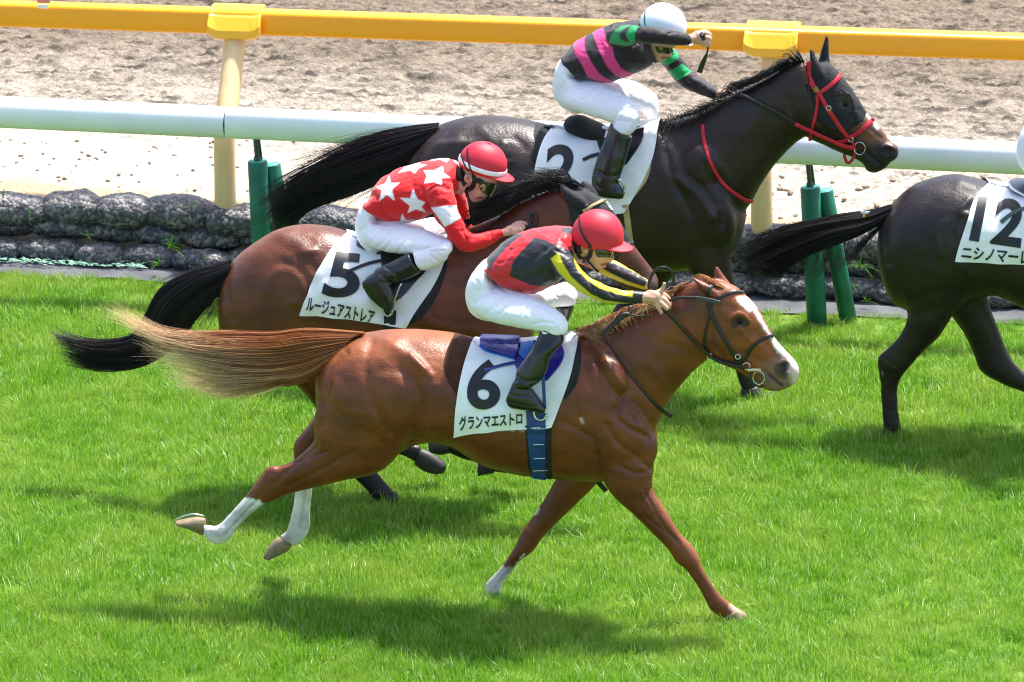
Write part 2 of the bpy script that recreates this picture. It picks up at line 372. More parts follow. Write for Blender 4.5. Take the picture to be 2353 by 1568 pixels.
for rn, (tt0, z0, r0, xs) in rows.items():
    xs = [ZBG(x, 0)[0] for x in xs]; step = 128.0
    while xs[0] > -800: xs.insert(0, xs[0] - step)
    while xs[-1] < 3200: xs.append(xs[-1] + step * (0.9 + 0.25 * (math.sin(sd * 7.1 + xs[-1]))))
    kl = 0; kr = 0
    for a_, b_ in zip(xs[:-1], xs[1:]):
        sd += 1; mid = (a_ + b_) / 2
        if mid < 0: lab = f'black gravel sack of the {rn} row beyond the left edge of the view'
        elif mid < 560: lab = f'{ORD[kl]} gravel-filled black mesh sack from the left in the {rn} row'; kl += 1
        elif 1790 < mid < 2330: lab = f'{ORD[kr]} gravel sack of the {rn} row from the right green post pair rightwards'; kr += 1
        elif mid >= 2330: lab = f'black gravel sack of the {rn} row beyond the right edge of the view'
        else: lab = f'black gravel sack in the {rn} row behind the running horses'
        ov = 8 if rn != 'top' else 14
        sack(sx_of(a_ - ov), sx_of(b_ + ov), tt0 + 0.014 * math.sin(sd * 3), z0 + 0.008 * math.sin(sd * 5), r0, sd, lab)
# torn green netting at the foot of the wall
mb = MB(); rng = np.random.default_rng(3)
for i in range(420):
    x = rng.uniform(-150, 330) if i < 430 else rng.uniform(1290, 1420); s0 = sx_of(x); t0 = rng.uniform(-0.06, 0.015); a = rng.uniform(-.5, .5) ; l = rng.uniform(.01, .04)
    p = T(s0, t0, 0.028 + rng.uniform(0, .014)); mb.sweep([p, p + RT.h * l * .5 - RT.l * a * l * .6 + np.array([0, 0, rng.uniform(-.004, .01)]), p + RT.h * l - RT.l * a * l], 0.0022, 3)
o = build('netting', mb, mat('green_net', '9fcdb4', 0.6)); tag(o, 'torn pale green netting along the grey sheet at the foot of the sacks', 'netting'); o['kind'] = 'stuff'

# --- white inner rail on green posts
m_white = mat('white_plastic', 'f3f3f3', 0.36, var=0.06, vscale=4, rvar=0.08)
m_joint = mat('rail_joint', '3a3d40', 0.6); m_green = mat('green_post', '0f6b52', 0.45, var=0.35, vscale=7, rvar=0.1, bump=0.002, bscale=50)
m_steel = mat('dull_steel', '4c5a50', 0.45, metal=0.6); m_cap = mat('post_cap', '3f9a86', 0.4)
RW = Rig(1875, 750)
wf = thing('rail_fence', 'white tubular running rail on green angled posts beside the turf', 'rail', tuple(RW.g))
pa, pb = RW.P(0, 258), RW.P(2353, 365); dW = (pb - pa) / np.linalg.norm(pb - pa); pj = RW.P(519, 258 + 519 * .0455)
rW = 0.0925
def wrail(p, q):
    mb = MB(); n = 28; ph = np.linspace(0, 2 * np.pi, n, endpoint=False); a = np.cross(dW, [0, 0, 1]); a /= np.linalg.norm(a); b = np.cross(a, dW); rings = []
    for pt, sc in ((p, .97), (p + dW * .003, 1), (q - dW * .003, 1), (q, .97)): rings.append(pt + np.outer(np.cos(ph) * rW * sc * .72, a) + np.outer(np.sin(ph) * rW * sc, b))
    mb.rings(rings); return build('rail', mb, m_white, wf)
wrail(pa - dW * 5, pj - dW * .004); wrail(pj + dW * .004, pb + dW * 5)
mb = MB(); mb.sweep([pj - dW * .02, pj + dW * .02], rW * .71, 20); build('rail_joint', mb, m_joint, wf)
def post_pair(dx):
    rg = Rig(1875, 750, dx=dx, dy=dx * 0.047); 
    def cyl(name, a, b, va, vb, r, m, par=wf):
        p, q = rg.P(*a, va), rg.P(*b, vb); d = (q - p) / np.linalg.norm(q - p); mb = MB(); mb.sweep([p, p + d * .006, q - d * .006, q], [r * .9, r, r, r * .9], 20, RT.l); return build(name, mb, m, par)
    a = cyl('post', ZPR(428, 300), (1878.5, 764), 0, 0, .0575, m_green); cyl('post_cap', ZPR(427, 292), ZPR(428, 306), 0, 0, .054, m_cap, a)
    b = cyl('post', ZPR(548, 328), (1955, 768), -.06, -.10, .050, m_green); b['label'] = 'slanted green brace post'; cyl('post_cap', ZPR(547, 320), ZPR(549, 334), -.06, -.06, .047, m_cap, b)
    cyl('stem', ZPR(428, 302), ZPR(408, 95), 0, 0, .014, m_steel); cyl('stem', ZPR(462, 300), ZPR(436, 110), -.02, -.02, .009, m_steel)
    cyl('stem_collar', ZPR(427, 300), ZPR(424, 262), 0, 0, .021, m_steel)
post_pair(0); post_pair(-1270); post_pair(1270); post_pair(-2540)

# --- yellow outer rail on bent cream posts, standing in the sand
m_yel = mat('yellow_plastic', 'f7a008', 0.42, var=0.10, vscale=2.5, color2='e8900c', rvar=0.08); m_yel2 = mat('yellow_bracket', 'f4ae1e', 0.38, var=0.15, vscale=8, color2='e6b94a')
m_cream = mat('cream_post', 'dcbc8c', 0.55, var=0.4, vscale=5, color2='c99f60', stretch=(4, 4, .6))
g_ = G(520, 480, ZD0); RY = Rig(520, 480); RY.g = g_
yf = thing('rail_fence', 'yellow boxed rail on bent cream posts in the raked sand', 'rail', tuple(g_))
VY = -0.42
ya, yb = RY.P(0, 31, VY), RY.P(2353, 108, VY); dY = (yb - ya) / np.linalg.norm(yb - ya)
def prof(p, hw, hh, n=36, pw=4.5):
    ph = np.linspace(0, 2 * np.pi, n, endpoint=False); c, s_ = np.cos(ph), np.sin(ph); a = np.cross(dY, [0, 0, 1]); a /= np.linalg.norm(a); b = np.cross(a, dY)
    return p + np.outer(np.sign(c) * abs(c) ** (2 / pw) * hw, a) + np.outer(np.sign(s_) * abs(s_) ** (2 / pw) * hh, b)
HW, HH = 0.066, 0.073
mb = MB(); mb.rings([prof(ya - dY * 5, HW, HH), prof(yb + dY * 5, HW, HH)]); build('rail', mb, m_yel, yf)
for k, xb in enumerate((545, 1775, 1775 + 1232, 545 - 1232)):
    pc = RY.P(xb, 31 + xb * .0327, VY); w2 = .150; mb = MB(); up = np.array([0, 0, 1.0]); aF = np.cross(dY, up); aF /= np.linalg.norm(aF); aF = aF if aF @ RT.l > 0 else -aF
    # clamp: sloping plate over the top and front, rounded lower corners, thin lip below
    def sect(w, dz, k=1.0):                 # side outline at half width w
        o_ = [(-HW * 1.25, -HH * .9), (-HW * 1.25, HH * 1.14), (-HW * .3, HH * 1.22), (HW * 1.2, HH * .62 + dz * .3), (HW * 2.0, -HH * .35 + dz), (HW * 2.02, -HH * .95 + dz), (HW * 1.5, -HH * 1.22 + dz), (-HW * .6, -HH * 1.2)]
        return np.array([pc + dY * w + aF * (x * k) + up * (y * k) for x, y in o_])
    mb.rings([sect(-w2 - .006, .035, .93), sect(-w2, .030), sect(-w2 * .86, .012), sect(-w2 * .6, 0), sect(w2 * .6, 0), sect(w2 * .86, .012), sect(w2, .030), sect(w2 + .006, .035, .93)])
    br = build('bracket', mb, m_yel2, yf, False); bv = br.modifiers.new('b', 'BEVEL'); bv.width = .007; bv.segments = 3; bv.limit_method = 'ANGLE'; bv.angle_limit = R(25)
    x0 = xb - 27 if xb < 1000 else xb - 24
    yb0 = 480 + (x0 - 520) * .047
    mb = MB(); pts = [(x0, yb0 + 12, 0), (x0 - 1, yb0 - 70, 0), (x0 - 2, yb0 - 160, 0), (x0 + 3, yb0 - 215, -.06), (x0 + 12, yb0 - 290, -.2), (x0 + 20, yb0 - 370, -.34), (x0 + 25, yb0 - 425, -.42)]
    c = cr(pts, 5); P = np.array([RY.P(*q) for q in c]); mb.sweep(P, 0.0625, 24, RT.l); build('post', mb, m_cream, yf)
# small printed sticker on the rail
m_sred = mat('sticker_red', 'd87a6a', 0.5); m_swht = mat('sticker_white', 'e6e2dc', 0.5)
aY = np.cross(dY, [0, 0, 1]); aY /= np.linalg.norm(aY)
if aY @ RT.l < 0: aY = -aY
for nm, x, y, m, hx in (('sticker', 100, 3, m_sred, .038), ('sticker', 99, 15, m_swht, .029)):
    p = RY.P(x, y, VY + HW + .001); mb = MB(); mb.box(p, dY * hx, np.array([0, 0, .0115]), aY * .0025); build(nm, mb, m, yf, False)

# --- turf blades
def blade_mesh(seed, n, rad, l0, l1, w, lean):
    rng = np.random.default_rng(seed); vs = []; fs = []; cs = []
    for i in range(n):
        a = rng.uniform(0, 6.28); r = rad * math.sqrt(rng.uniform()); b = rng.uniform(0, 6.28); l = rng.uniform(l0, l1); le = abs(rng.normal(0, lean)); ww = w * rng.uniform(.6, 1.25)
        d = np.array([math.cos(b), math.sin(b), 0]); sd = np.array([-d[1], d[0], 0]); p = np.array([r * math.cos(a), r * math.sin(a), -.004]); base = len(vs)
        tone = rng.uniform(0, 1)
        for k, u in enumerate((0, .38, .72)):
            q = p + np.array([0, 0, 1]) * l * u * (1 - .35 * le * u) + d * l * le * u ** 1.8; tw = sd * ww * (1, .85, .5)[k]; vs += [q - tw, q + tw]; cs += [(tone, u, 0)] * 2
        vs.append(p + np.array([0, 0, 1]) * l * (1 - .35 * le) + d * l * le); cs.append((tone, 1, 0))
        fs += [(base, base + 1, base + 3, base + 2), (base + 2, base + 3, base + 5, base + 4), (base + 4, base + 5, base + 6)]
    me = bpy.data.meshes.new('grass_tuft'); me.from_pydata([tuple(v) for v in vs], [], fs); me.update(); me.polygons.foreach_set('use_smooth', [True] * len(me.polygons)); put_col(me, np.array(cs)); return me
m_grass = bpy.data.materials.new('grass_blade'); m_grass.use_nodes = True; t = m_grass.node_tree; b = t.nodes['Principled BSDF']; L = t.links.new
at = t.nodes.new('ShaderNodeAttribute'); at.attribute_name = 'Col'; sp = t.nodes.new('ShaderNodeSeparateColor'); L(at.outputs['Color'], sp.inputs[0])
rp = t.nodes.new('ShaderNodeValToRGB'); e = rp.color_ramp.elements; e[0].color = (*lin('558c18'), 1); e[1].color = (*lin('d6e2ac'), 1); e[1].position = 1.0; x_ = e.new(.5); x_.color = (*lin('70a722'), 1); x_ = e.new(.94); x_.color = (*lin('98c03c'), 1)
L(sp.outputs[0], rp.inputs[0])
ge = t.nodes.new('ShaderNodeNewGeometry'); no = t.nodes.new('ShaderNodeTexNoise'); no.inputs['Scale'].default_value = 1.5; no.inputs['Detail'].default_value = 6; no.inputs['Roughness'].default_value = .65; L(ge.outputs['Position'], no.inputs['Vector'])
mx = t.nodes.new('ShaderNodeMix'); mx.data_type = 'RGBA'; mx.inputs[7].default_value = (*lin('abc052'), 1); L(rp.outputs[0], mx.inputs[6])
mr = t.nodes.new('ShaderNodeMapRange'); mr.inputs[1].default_value = .42; mr.inputs[2].default_value = .72; mr.inputs[4].default_value = .75; L(no.outputs[0], mr.inputs[0]); L(mr.outputs[0], mx.inputs[0])
L(mx.outputs[2], b.inputs['Base Color']); b.inputs['Roughness'].default_value = .38; b.inputs['Specular IOR Level'].default_value = .45
tr = t.nodes.new('ShaderNodeBsdfTranslucent'); L(mx.outputs[2], tr.inputs[0]); ms = t.nodes.new('ShaderNodeMixShader'); ms.inputs[0].default_value = .48
L(b.outputs[0], ms.inputs[1]); L(tr.outputs[0], ms.inputs[2]); L(ms.outputs[0], t.nodes['Material Output'].inputs[0])
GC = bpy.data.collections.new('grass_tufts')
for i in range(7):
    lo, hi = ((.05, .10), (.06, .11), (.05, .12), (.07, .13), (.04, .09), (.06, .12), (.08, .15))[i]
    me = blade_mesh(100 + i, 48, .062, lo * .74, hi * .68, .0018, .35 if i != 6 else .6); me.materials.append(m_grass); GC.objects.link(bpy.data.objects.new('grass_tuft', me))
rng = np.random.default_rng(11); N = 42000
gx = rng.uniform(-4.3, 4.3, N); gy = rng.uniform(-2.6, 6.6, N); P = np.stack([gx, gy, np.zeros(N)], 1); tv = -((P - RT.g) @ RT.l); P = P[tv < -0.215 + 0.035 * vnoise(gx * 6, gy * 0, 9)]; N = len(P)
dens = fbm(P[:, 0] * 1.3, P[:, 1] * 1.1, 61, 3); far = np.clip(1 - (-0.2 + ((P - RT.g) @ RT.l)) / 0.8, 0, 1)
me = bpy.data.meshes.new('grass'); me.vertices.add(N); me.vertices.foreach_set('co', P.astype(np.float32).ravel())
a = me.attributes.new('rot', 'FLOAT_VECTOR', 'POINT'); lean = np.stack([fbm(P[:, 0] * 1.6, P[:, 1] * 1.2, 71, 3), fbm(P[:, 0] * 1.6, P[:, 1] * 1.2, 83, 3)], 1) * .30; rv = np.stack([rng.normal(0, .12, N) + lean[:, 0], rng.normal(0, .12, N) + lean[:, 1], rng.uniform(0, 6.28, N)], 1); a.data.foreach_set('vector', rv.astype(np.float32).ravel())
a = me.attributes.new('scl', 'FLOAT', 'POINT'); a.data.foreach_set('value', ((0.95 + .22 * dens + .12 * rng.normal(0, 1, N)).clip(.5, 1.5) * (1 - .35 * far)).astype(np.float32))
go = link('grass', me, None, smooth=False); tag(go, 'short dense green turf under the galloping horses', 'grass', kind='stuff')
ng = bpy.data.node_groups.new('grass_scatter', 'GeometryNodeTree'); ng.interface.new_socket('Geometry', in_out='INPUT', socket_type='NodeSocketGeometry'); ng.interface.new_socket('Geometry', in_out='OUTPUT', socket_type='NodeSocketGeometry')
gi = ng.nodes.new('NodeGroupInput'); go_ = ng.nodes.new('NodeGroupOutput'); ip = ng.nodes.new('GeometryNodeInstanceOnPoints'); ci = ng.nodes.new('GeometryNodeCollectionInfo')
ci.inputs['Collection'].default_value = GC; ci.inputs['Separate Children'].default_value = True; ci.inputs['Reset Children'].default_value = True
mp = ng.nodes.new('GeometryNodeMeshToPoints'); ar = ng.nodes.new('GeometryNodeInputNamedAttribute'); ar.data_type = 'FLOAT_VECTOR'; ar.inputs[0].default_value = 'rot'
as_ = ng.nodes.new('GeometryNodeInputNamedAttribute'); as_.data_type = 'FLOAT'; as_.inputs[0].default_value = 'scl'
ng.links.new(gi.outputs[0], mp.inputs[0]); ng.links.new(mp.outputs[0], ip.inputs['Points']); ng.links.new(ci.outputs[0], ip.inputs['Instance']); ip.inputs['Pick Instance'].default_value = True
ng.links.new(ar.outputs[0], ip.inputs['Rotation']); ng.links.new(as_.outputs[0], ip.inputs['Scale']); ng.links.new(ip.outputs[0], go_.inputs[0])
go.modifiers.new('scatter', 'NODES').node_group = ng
# weeds rooted between the sacks
m_weed = mat('weed_leaf', '7cc22a', 0.45, trans=0.35, var=.3, vscale=9)
def weed(x, y, v, n, l, seed, label):
    rg = RT; rng = np.random.default_rng(seed); mb = MB(); p = rg.P(x, y, v)
    for i in range(n):
        a = rng.uniform(0, 6.28); le = abs(rng.normal(.3, .9)); ll = l * rng.uniform(.5, 1); d = np.array([math.cos(a), math.sin(a), 0]); d = d + rg.l * .5
        pts = [p + np.array([0, 0, 1]) * ll * u * (1 - .55 * le * u) + d * ll * le * u ** 1.6 * .8 for u in (0, .3, .6, .85, 1)]
        mb.sweep(pts, np.array([.0014, .0019, .0016, .001, .0003]), 4, (0, 0, 1), .4)
    tag(build('weed', mb, m_weed), label, 'weed', 'weeds growing from the sack wall')
for i, (x, y, v, n, l, lab) in enumerate([(*ZBG(30, 150), .0, 12, .09, 'tall pale weed at the left end of the top sacks'), (*ZBG(1440, 590), .09, 22, .13, 'largest clump of grassy weeds hanging over the bottom sacks'),
    (*ZBG(1335, 730), .10, 22, .09, 'spiky weed on the grey sheet below the bottom sacks'), (*ZBG(735, 480), .09, 8, .06, 'small weed sprouting between the bottom and top sacks'), (*ZBG(1610, 250), .0, 9, .09, 'thin weed lying along the rim of the top sacks'),
    (*ZBG(1715, 680), .1, 9, .05, 'small weed at the foot of the bottom sacks near the bay horse'), (*ZBG(1410, 380), .06, 5, .10, 'single long grass stalk on a top sack'), (*ZBG(250, 360), .06, 4, .10, 'bent dry stalk on the leftmost top sack'),
    (*ZBG(2230, 360), .25, 12, .07, 'weed in front of the left green post'), (*ZPR(850, 1000), .06, 22, .12, 'bushy weed right of the green posts'), (*ZPR(900, 1290), .1, 10, .08, 'low weed at the wall foot right of the green posts'), (*ZPR(790, 1150), .1, 9, .07, 'weed between the green brace post and the bottom sacks')]):
    weed(x, y, v, n, l, 40 + i, lab)
# ------------------------------------------------------------------ tools for bodies, tack, hair, lettering
class Surf:
    def __init__(s, *objs):
        s.t = []
        for o in objs: s.add(o)
    def add(s, o):
        me = o.data if hasattr(o, 'data') else o; me.calc_loop_triangles(); s.t.append(BVHTree.FromPolygons([v.co for v in me.vertices], [t.vertices[:] for t in me.loop_triangles])); return s
    def hit(s, rig, x, y):
        d = Vector(ray(x + rig.dx, y + rig.dy)).normalized(); best = None
        for b in s.t:
            p, n, i, di = b.ray_cast(Vector(CAM), d)
            if p is not None and (best is None or di < best[2]): best = (np.array(p), np.array(n), di)
        if best is None: return None
        n = best[1]; return best[0], (n if n @ np.array(d) < 0 else -n)
    def trace(s, rig, q):
        """q rows (x,y,v or nan): 3-D points and normals on the surface, missing ones bridged"""
        vv, nn = [], []
        for x, y, v in q:
            if not np.isnan(v): vv.append(v); nn.append(rig.l); continue
            h = s.hit(rig, x, y)
            if h is None: vv.append(np.nan); nn.append(rig.l)
            else: vv.append(rig.vof(h[0])); nn.append(h[1])
        vv = np.array(vv); ok = ~np.isnan(vv); idx = np.arange(len(vv))
        vv = np.interp(idx, idx[ok], vv[ok]) if ok.any() else np.zeros(len(vv))
        return np.array([rig.P(x, y, v) for (x, y, _), v in zip(q, vv)]), np.array(nn)
def strap(name, rig, surf, pts, crop, w, th, m, par, off=.004, sub=6, smooth=2, up=None):
    """flat band laid along picture points; w width in metres"""
    q = np.array([(*crop(p[0], p[1]), p[2] if len(p) > 2 else np.nan) for p in pts]); xy = cr(q[:, :2], sub)
    tt = np.linspace(0, len(q) - 1, len(xy)); v = np.full(len(xy), np.nan)
    for i in range(len(q) - 1):
        a, b = q[i, 2], q[i + 1, 2]
        if not (np.isnan(a) or np.isnan(b)):
            mk = (tt >= i - 1e-6) & (tt <= i + 1 + 1e-6); v[mk] = a + (b - a) * (tt[mk] - i)
    for i in range(len(q)):
        if not np.isnan(q[i, 2]): v[np.abs(tt - i) < 1e-6] = q[i, 2]
    P, N = surf.trace(rig, np.c_[xy, v]); P = P + N * off
    for _ in range(smooth):
        P[1:-1] = P[1:-1] * .5 + (P[:-2] + P[2:]) * .25; N[1:-1] = N[1:-1] * .5 + (N[:-2] + N[2:]) * .25
    T_ = np.gradient(P, axis=0); T_ /= np.linalg.norm(T_, axis=1)[:, None] + 1e-9; rings = []
    n = 10; ph = np.linspace(0, 2 * np.pi, n, endpoint=False) + .3; c, s_ = np.cos(ph), np.sin(ph); c = np.sign(c) * abs(c) ** .5; s_ = np.sign(s_) * abs(s_) ** .5
    ww = np.interp(np.linspace(0, 1, len(P)), np.linspace(0, 1, len(w)), w) if hasattr(w, '__len__') else np.full(len(P), w)
    for p, t, nn, w_ in zip(P, T_, N, ww):
        a = np.cross(t, nn); a /= np.linalg.norm(a) + 1e-9; b = np.cross(a, t); rings.append(p + np.outer(c * w_ / 2, a) + np.outer(s_ * th / 2, b))
    mb = MB(); mb.rings(rings); return build(name, mb, m, par)
def ring(name, rig, surf, x, y, r, v, crop, m, par, wire=.0035, n=28, sx=1.0, rot=0):
    x, y = crop(x, y); r = r / crop.s * K / rig.ppm
    if v is None: h = surf.hit(rig, x, y); v = rig.vof(h[0]) + .01 if h else .06
    c = rig.P(x, y, v); ph = np.linspace(0, 2 * np.pi, n + 1); up = np.array([0, 0, 1.0]); a = R(rot); X = rig.h * math.cos(a) + up * math.sin(a); Y = -rig.h * math.sin(a) + up * math.cos(a)
    mb = MB(); mb.sweep(c + np.outer(np.cos(ph) * r * sx, X) + np.outer(np.sin(ph) * r, Y), wire, 6, rig.l); return build(name, mb, m, par)
def patch(name, rig, surf, left, right, crop, m, par, nx=26, ny=22, off=.006, th=.006, mirror=False, wave=0.0, vmin=None):
    l = cr([crop(*p) for p in left], 12); r = cr([crop(*p) for p in right], 12)
    def rs(c): 
        d = np.r_[0, np.cumsum(np.linalg.norm(np.diff(c, axis=0), axis=1))]; u = np.linspace(0, d[-1], ny); return np.c_[np.interp(u, d, c[:, 0]), np.interp(u, d, c[:, 1])]
    l, r = rs(l), rs(r); Pg = np.zeros((ny, nx, 3)); Ng = np.zeros((ny, nx, 3)); Vg = np.full((ny, nx), np.nan); XY = np.zeros((ny, nx, 2))
    for i in range(ny):
        for j in range(nx):
            u = j / (nx - 1); x, y = l[i] * (1 - u) + r[i] * u; XY[i, j] = x, y; h = surf.hit(rig, x, y)
            if h: Vg[i, j] = rig.vof(h[0]); Ng[i, j] = h[1]
    for i in range(ny):                     # bridge what misses the body
        ok = ~np.isnan(Vg[i])
        if ok.any(): Vg[i] = np.interp(np.arange(nx), np.arange(nx)[ok], Vg[i][ok])
    for i in range(ny):
        if np.isnan(Vg[i]).all(): Vg[i] = Vg[min(range(ny), key=lambda k: (np.isnan(Vg[k]).all(), abs(k - i)))] 
    if vmin is not None: Vg = np.maximum(Vg, vmin)
    for _ in range(3): 
        Vp = np.pad(Vg, 1, mode='edge'); Vg = (Vp[:-2, 1:-1] + Vp[2:, 1:-1] + Vp[1:-1, :-2] + Vp[1:-1, 2:] + 4 * Vg) / 8
    for i in range(ny):
        for j in range(nx): Pg[i, j] = rig.P(*XY[i, j], Vg[i, j])
    du = np.gradient(Pg, axis=1); dv = np.gradient(Pg, axis=0); Ng = np.cross(dv, du); Ng /= np.linalg.norm(Ng, axis=2)[..., None] + 1e-9
    if (Ng.reshape(-1, 3) @ rig.l).mean() < 0: Ng = -Ng
    if wave:
        u, v = np.meshgrid(np.linspace(0, 1, nx), np.linspace(0, 1, ny)); Ng_off = off + wave * (vnoise(u * 4 + 3, v * 5, 9) + .5 * vnoise(u * 9, v * 9, 4) + 0.8) * (0.25 + v)
        Pg = Pg + Ng * Ng_off[..., None]
    else: Pg = Pg + Ng * off
    mb = MB(); idx = lambda i, j: i * nx + j
    f = grid_faces(ny, nx).tolist(); vs = Pg.reshape(-1, 3); mb.add(vs, f)
    loop = [(0, j) for j in range(nx)] + [(i, nx - 1) for i in range(1, ny)] + [(ny - 1, j) for j in range(nx - 2, -1, -1)] + [(i, 0) for i in range(ny - 2, 0, -1)]
    a = [Pg[i, j] for i, j in loop]; b = [Pg[i, j] - Ng[i, j] * th for i, j in loop]; n = len(a); mb.add(a + b, [(k, (k + 1) % n, n + (k + 1) % n, n + k) for k in range(n)])
    if mirror:
        far = vs - 2 * np.outer((vs - rig.g) @ rig.l, rig.l); k0 = mb.n; mb.add(far, [q[::-1] for q in f])
        mb.add(np.vstack([Pg[0], far[:nx]]), [(j, j + 1, nx + j + 1, nx + j) for j in range(nx - 1)])
    return build(name, mb, m, par)
def lettering(name, rig, surf, text, quad, crop, m, par, bold=.0, off=.004):
    cu = bpy.data.curves.new('letters', 'FONT'); cu.body = text; cu.offset = bold; cu.resolution_u = 6; o = bpy.data.objects.new('letters', cu); COL.objects.link(o)
    dg = bpy.context.evaluated_depsgraph_get(); dg.update(); me = bpy.data.meshes.new_from_object(o.evaluated_get(dg)); bpy.data.objects.remove(o); bpy.data.curves.remove(cu); me.name = name; me.materials.clear()
    bm = bmesh.new(); bm.from_mesh(me); bmesh.ops.triangulate(bm, faces=bm.faces[:])
    xs = [v.co.x for v in bm.verts]; ys = [v.co.y for v in bm.verts]; x0, x1, y0, y1 = min(xs), max(xs), min(ys), max(ys); q = [np.array(crop(*p)) for p in quad]
    for _ in range(4):
        lng = [e for e in bm.edges if e.calc_length() > .07]
        if lng and len(bm.verts) < 30000: bmesh.ops.subdivide_edges(bm, edges=lng, cuts=1); bmesh.ops.triangulate(bm, faces=bm.faces[:])
    vs = []
    for v in bm.verts:
        u = (v.co.x - x0) / (x1 - x0); w = (y1 - v.co.y) / (y1 - y0); p = (q[0] * (1 - u) + q[1] * u) * (1 - w) + (q[3] * (1 - u) + q[2] * u) * w; vs.append((p[0], p[1], np.nan))
    P, N = surf.trace(rig, vs)
    for v, p, n in zip(bm.verts, P, N): v.co = Vector(p + n * off)
    bm.to_mesh(me); bm.free(); return link(name, me, m, par, False)
def hair(name, rig, guides, crop, n, r0, m, par, cols, spread=4.0, vs=.03, seed=1, sub=6, lmin=.6, tipr=.15, wav=2.0, tip=None, clump=0, bias=1.0):
    """guides: lists of (x,y,v) of one length, ordered across the lock; cols: two colours the strands vary between"""
    rng = np.random.default_rng(seed); g = np.array([[(*crop(x, y), v) for x, y, v in q] for q in guides]); g = np.array([cr(q, sub) for q in g]); k, L_, _ = g.shape
    V_, F_, C_ = [], [], []; c0, c1 = np.array(lin(cols[0])), np.array(lin(cols[1])); ct = np.array(lin(tip)) if tip else None; base = 0; u = np.linspace(0, 1, L_)
    cen = rng.uniform(0, 1, max(1, clump)) ** bias * (k - 1.001) if clump else None; co_ = rng.normal(0, 1, (max(1, clump), 4)); cw_ = rng.uniform(0, 1, (max(1, clump), 3))
    for i in range(n):
        if clump:
            ci = rng.integers(clump); a = np.clip(cen[ci] + rng.normal(0, .05) * k, 0, k - 1.001); o = co_[ci] * .8 + rng.normal(0, .35, 4)
        else: a = rng.uniform(0, 1) ** bias * (k - 1.001); o = rng.normal(0, 1, 4)
        j = int(a); q = g[j] * (1 - a + j) + g[j + 1] * (a - j); ln = rng.uniform(lmin, 1.0); uu = u * ln
        q = np.stack([np.interp(uu, u, q[:, d]) for d in range(3)], 1)
        w = uu ** 1.3; ph, fr = rng.uniform(0, 6.28), rng.uniform(4, 9)
        if clump: cwv = cw_[ci]; q[:, 1] += wav * 1.3 * (.2 + cwv[2]) * np.sin((3 + 6 * cwv[0]) * uu + 6.28 * cwv[1]) * (.15 + w); q[:, 2] += .012 * np.cos((3 + 5 * cwv[1]) * uu + 6.28 * cwv[0]) * w
        q[:, 0] += (o[0] * spread * (.25 + w) + wav * np.sin(fr * uu + ph) * w); q[:, 1] += (o[1] * spread * (.25 + w) + wav * np.cos(fr * uu * .9 + ph) * w); q[:, 2] += o[2] * vs * (.5 + w * .6)
        P = np.array([rig.P(*p) for p in q]); T_ = np.gradient(P, axis=0); T_ /= np.linalg.norm(T_, axis=1)[:, None] + 1e-9
        A = np.cross(T_, rig.l); A /= np.linalg.norm(A, axis=1)[:, None] + 1e-9; B = np.cross(A, T_); r = r0 * rng.uniform(.6, 1.3) * (1 - (1 - tipr) * u ** 1.5)
        ang = np.array([0, 2.09, 4.19]) + o[3]; rg = P[:, None] + np.cos(ang)[None, :, None] * A[:, None] * r[:, None, None] + np.sin(ang)[None, :, None] * B[:, None] * r[:, None, None]
        V_.append(rg.reshape(-1, 3)); ii = np.arange(L_ - 1)[:, None] * 3 + np.arange(3)[None]; jj = np.arange(L_ - 1)[:, None] * 3 + (np.arange(3)[None] + 1) % 3
        F_.append(np.stack([ii, jj, jj + 3, ii + 3], 2).reshape(-1, 4) + base); base += L_ * 3
        rr = np.clip(cw_[ci][0] + rng.normal(0, .22), 0, 1) if clump else rng.uniform(); c = np.repeat((c0 * (1 - rr) + c1 * rr)[None], L_, 0)
        if ct is not None: tt_ = np.clip(uu * 1.9 - .68 + .6 * (rr - .5) + .35 * a / k, 0, 1)[:, None]; c = c * (1 - tt_) + ct * tt_
        C_.append(np.repeat(c, 3, 0))
    me = np_mesh(name, np.concatenate(V_), np.concatenate(F_)); put_col(me, np.concatenate(C_)); return link(name, me, m, par)
def hoof(name, rig, st, crop, m, par, shoe=None, ms=None):
    mb = MB(); mb.loft(rig, st, crop, 4, 18); o = build(name, mb, m, par)
    if shoe:
        pts = [(*crop(a, b), v) for a, b, v in shoe]; mb = MB(); P = np.array([rig.P(*p) for p in cr(pts, 5)]); mb.sweep(P, .0055, 8, rig.l); build('horseshoe', mb, ms, o)
    return o
def eye(rig, surf, x, y, r, crop, m, par, sink=.5):
    x, y = crop(x, y); h = surf.hit(rig, x, y); c = h[0] - h[1] * r * sink; mb = MB(); mb.ellip(c, rig.h * r * 1.15, np.array([0, 0, r * .9]), rig.l * r * .8, 14); return build('eye', mb, m, par)
def skin_obj(name, sk, m, par): return link(name, sk.done(), m, par)

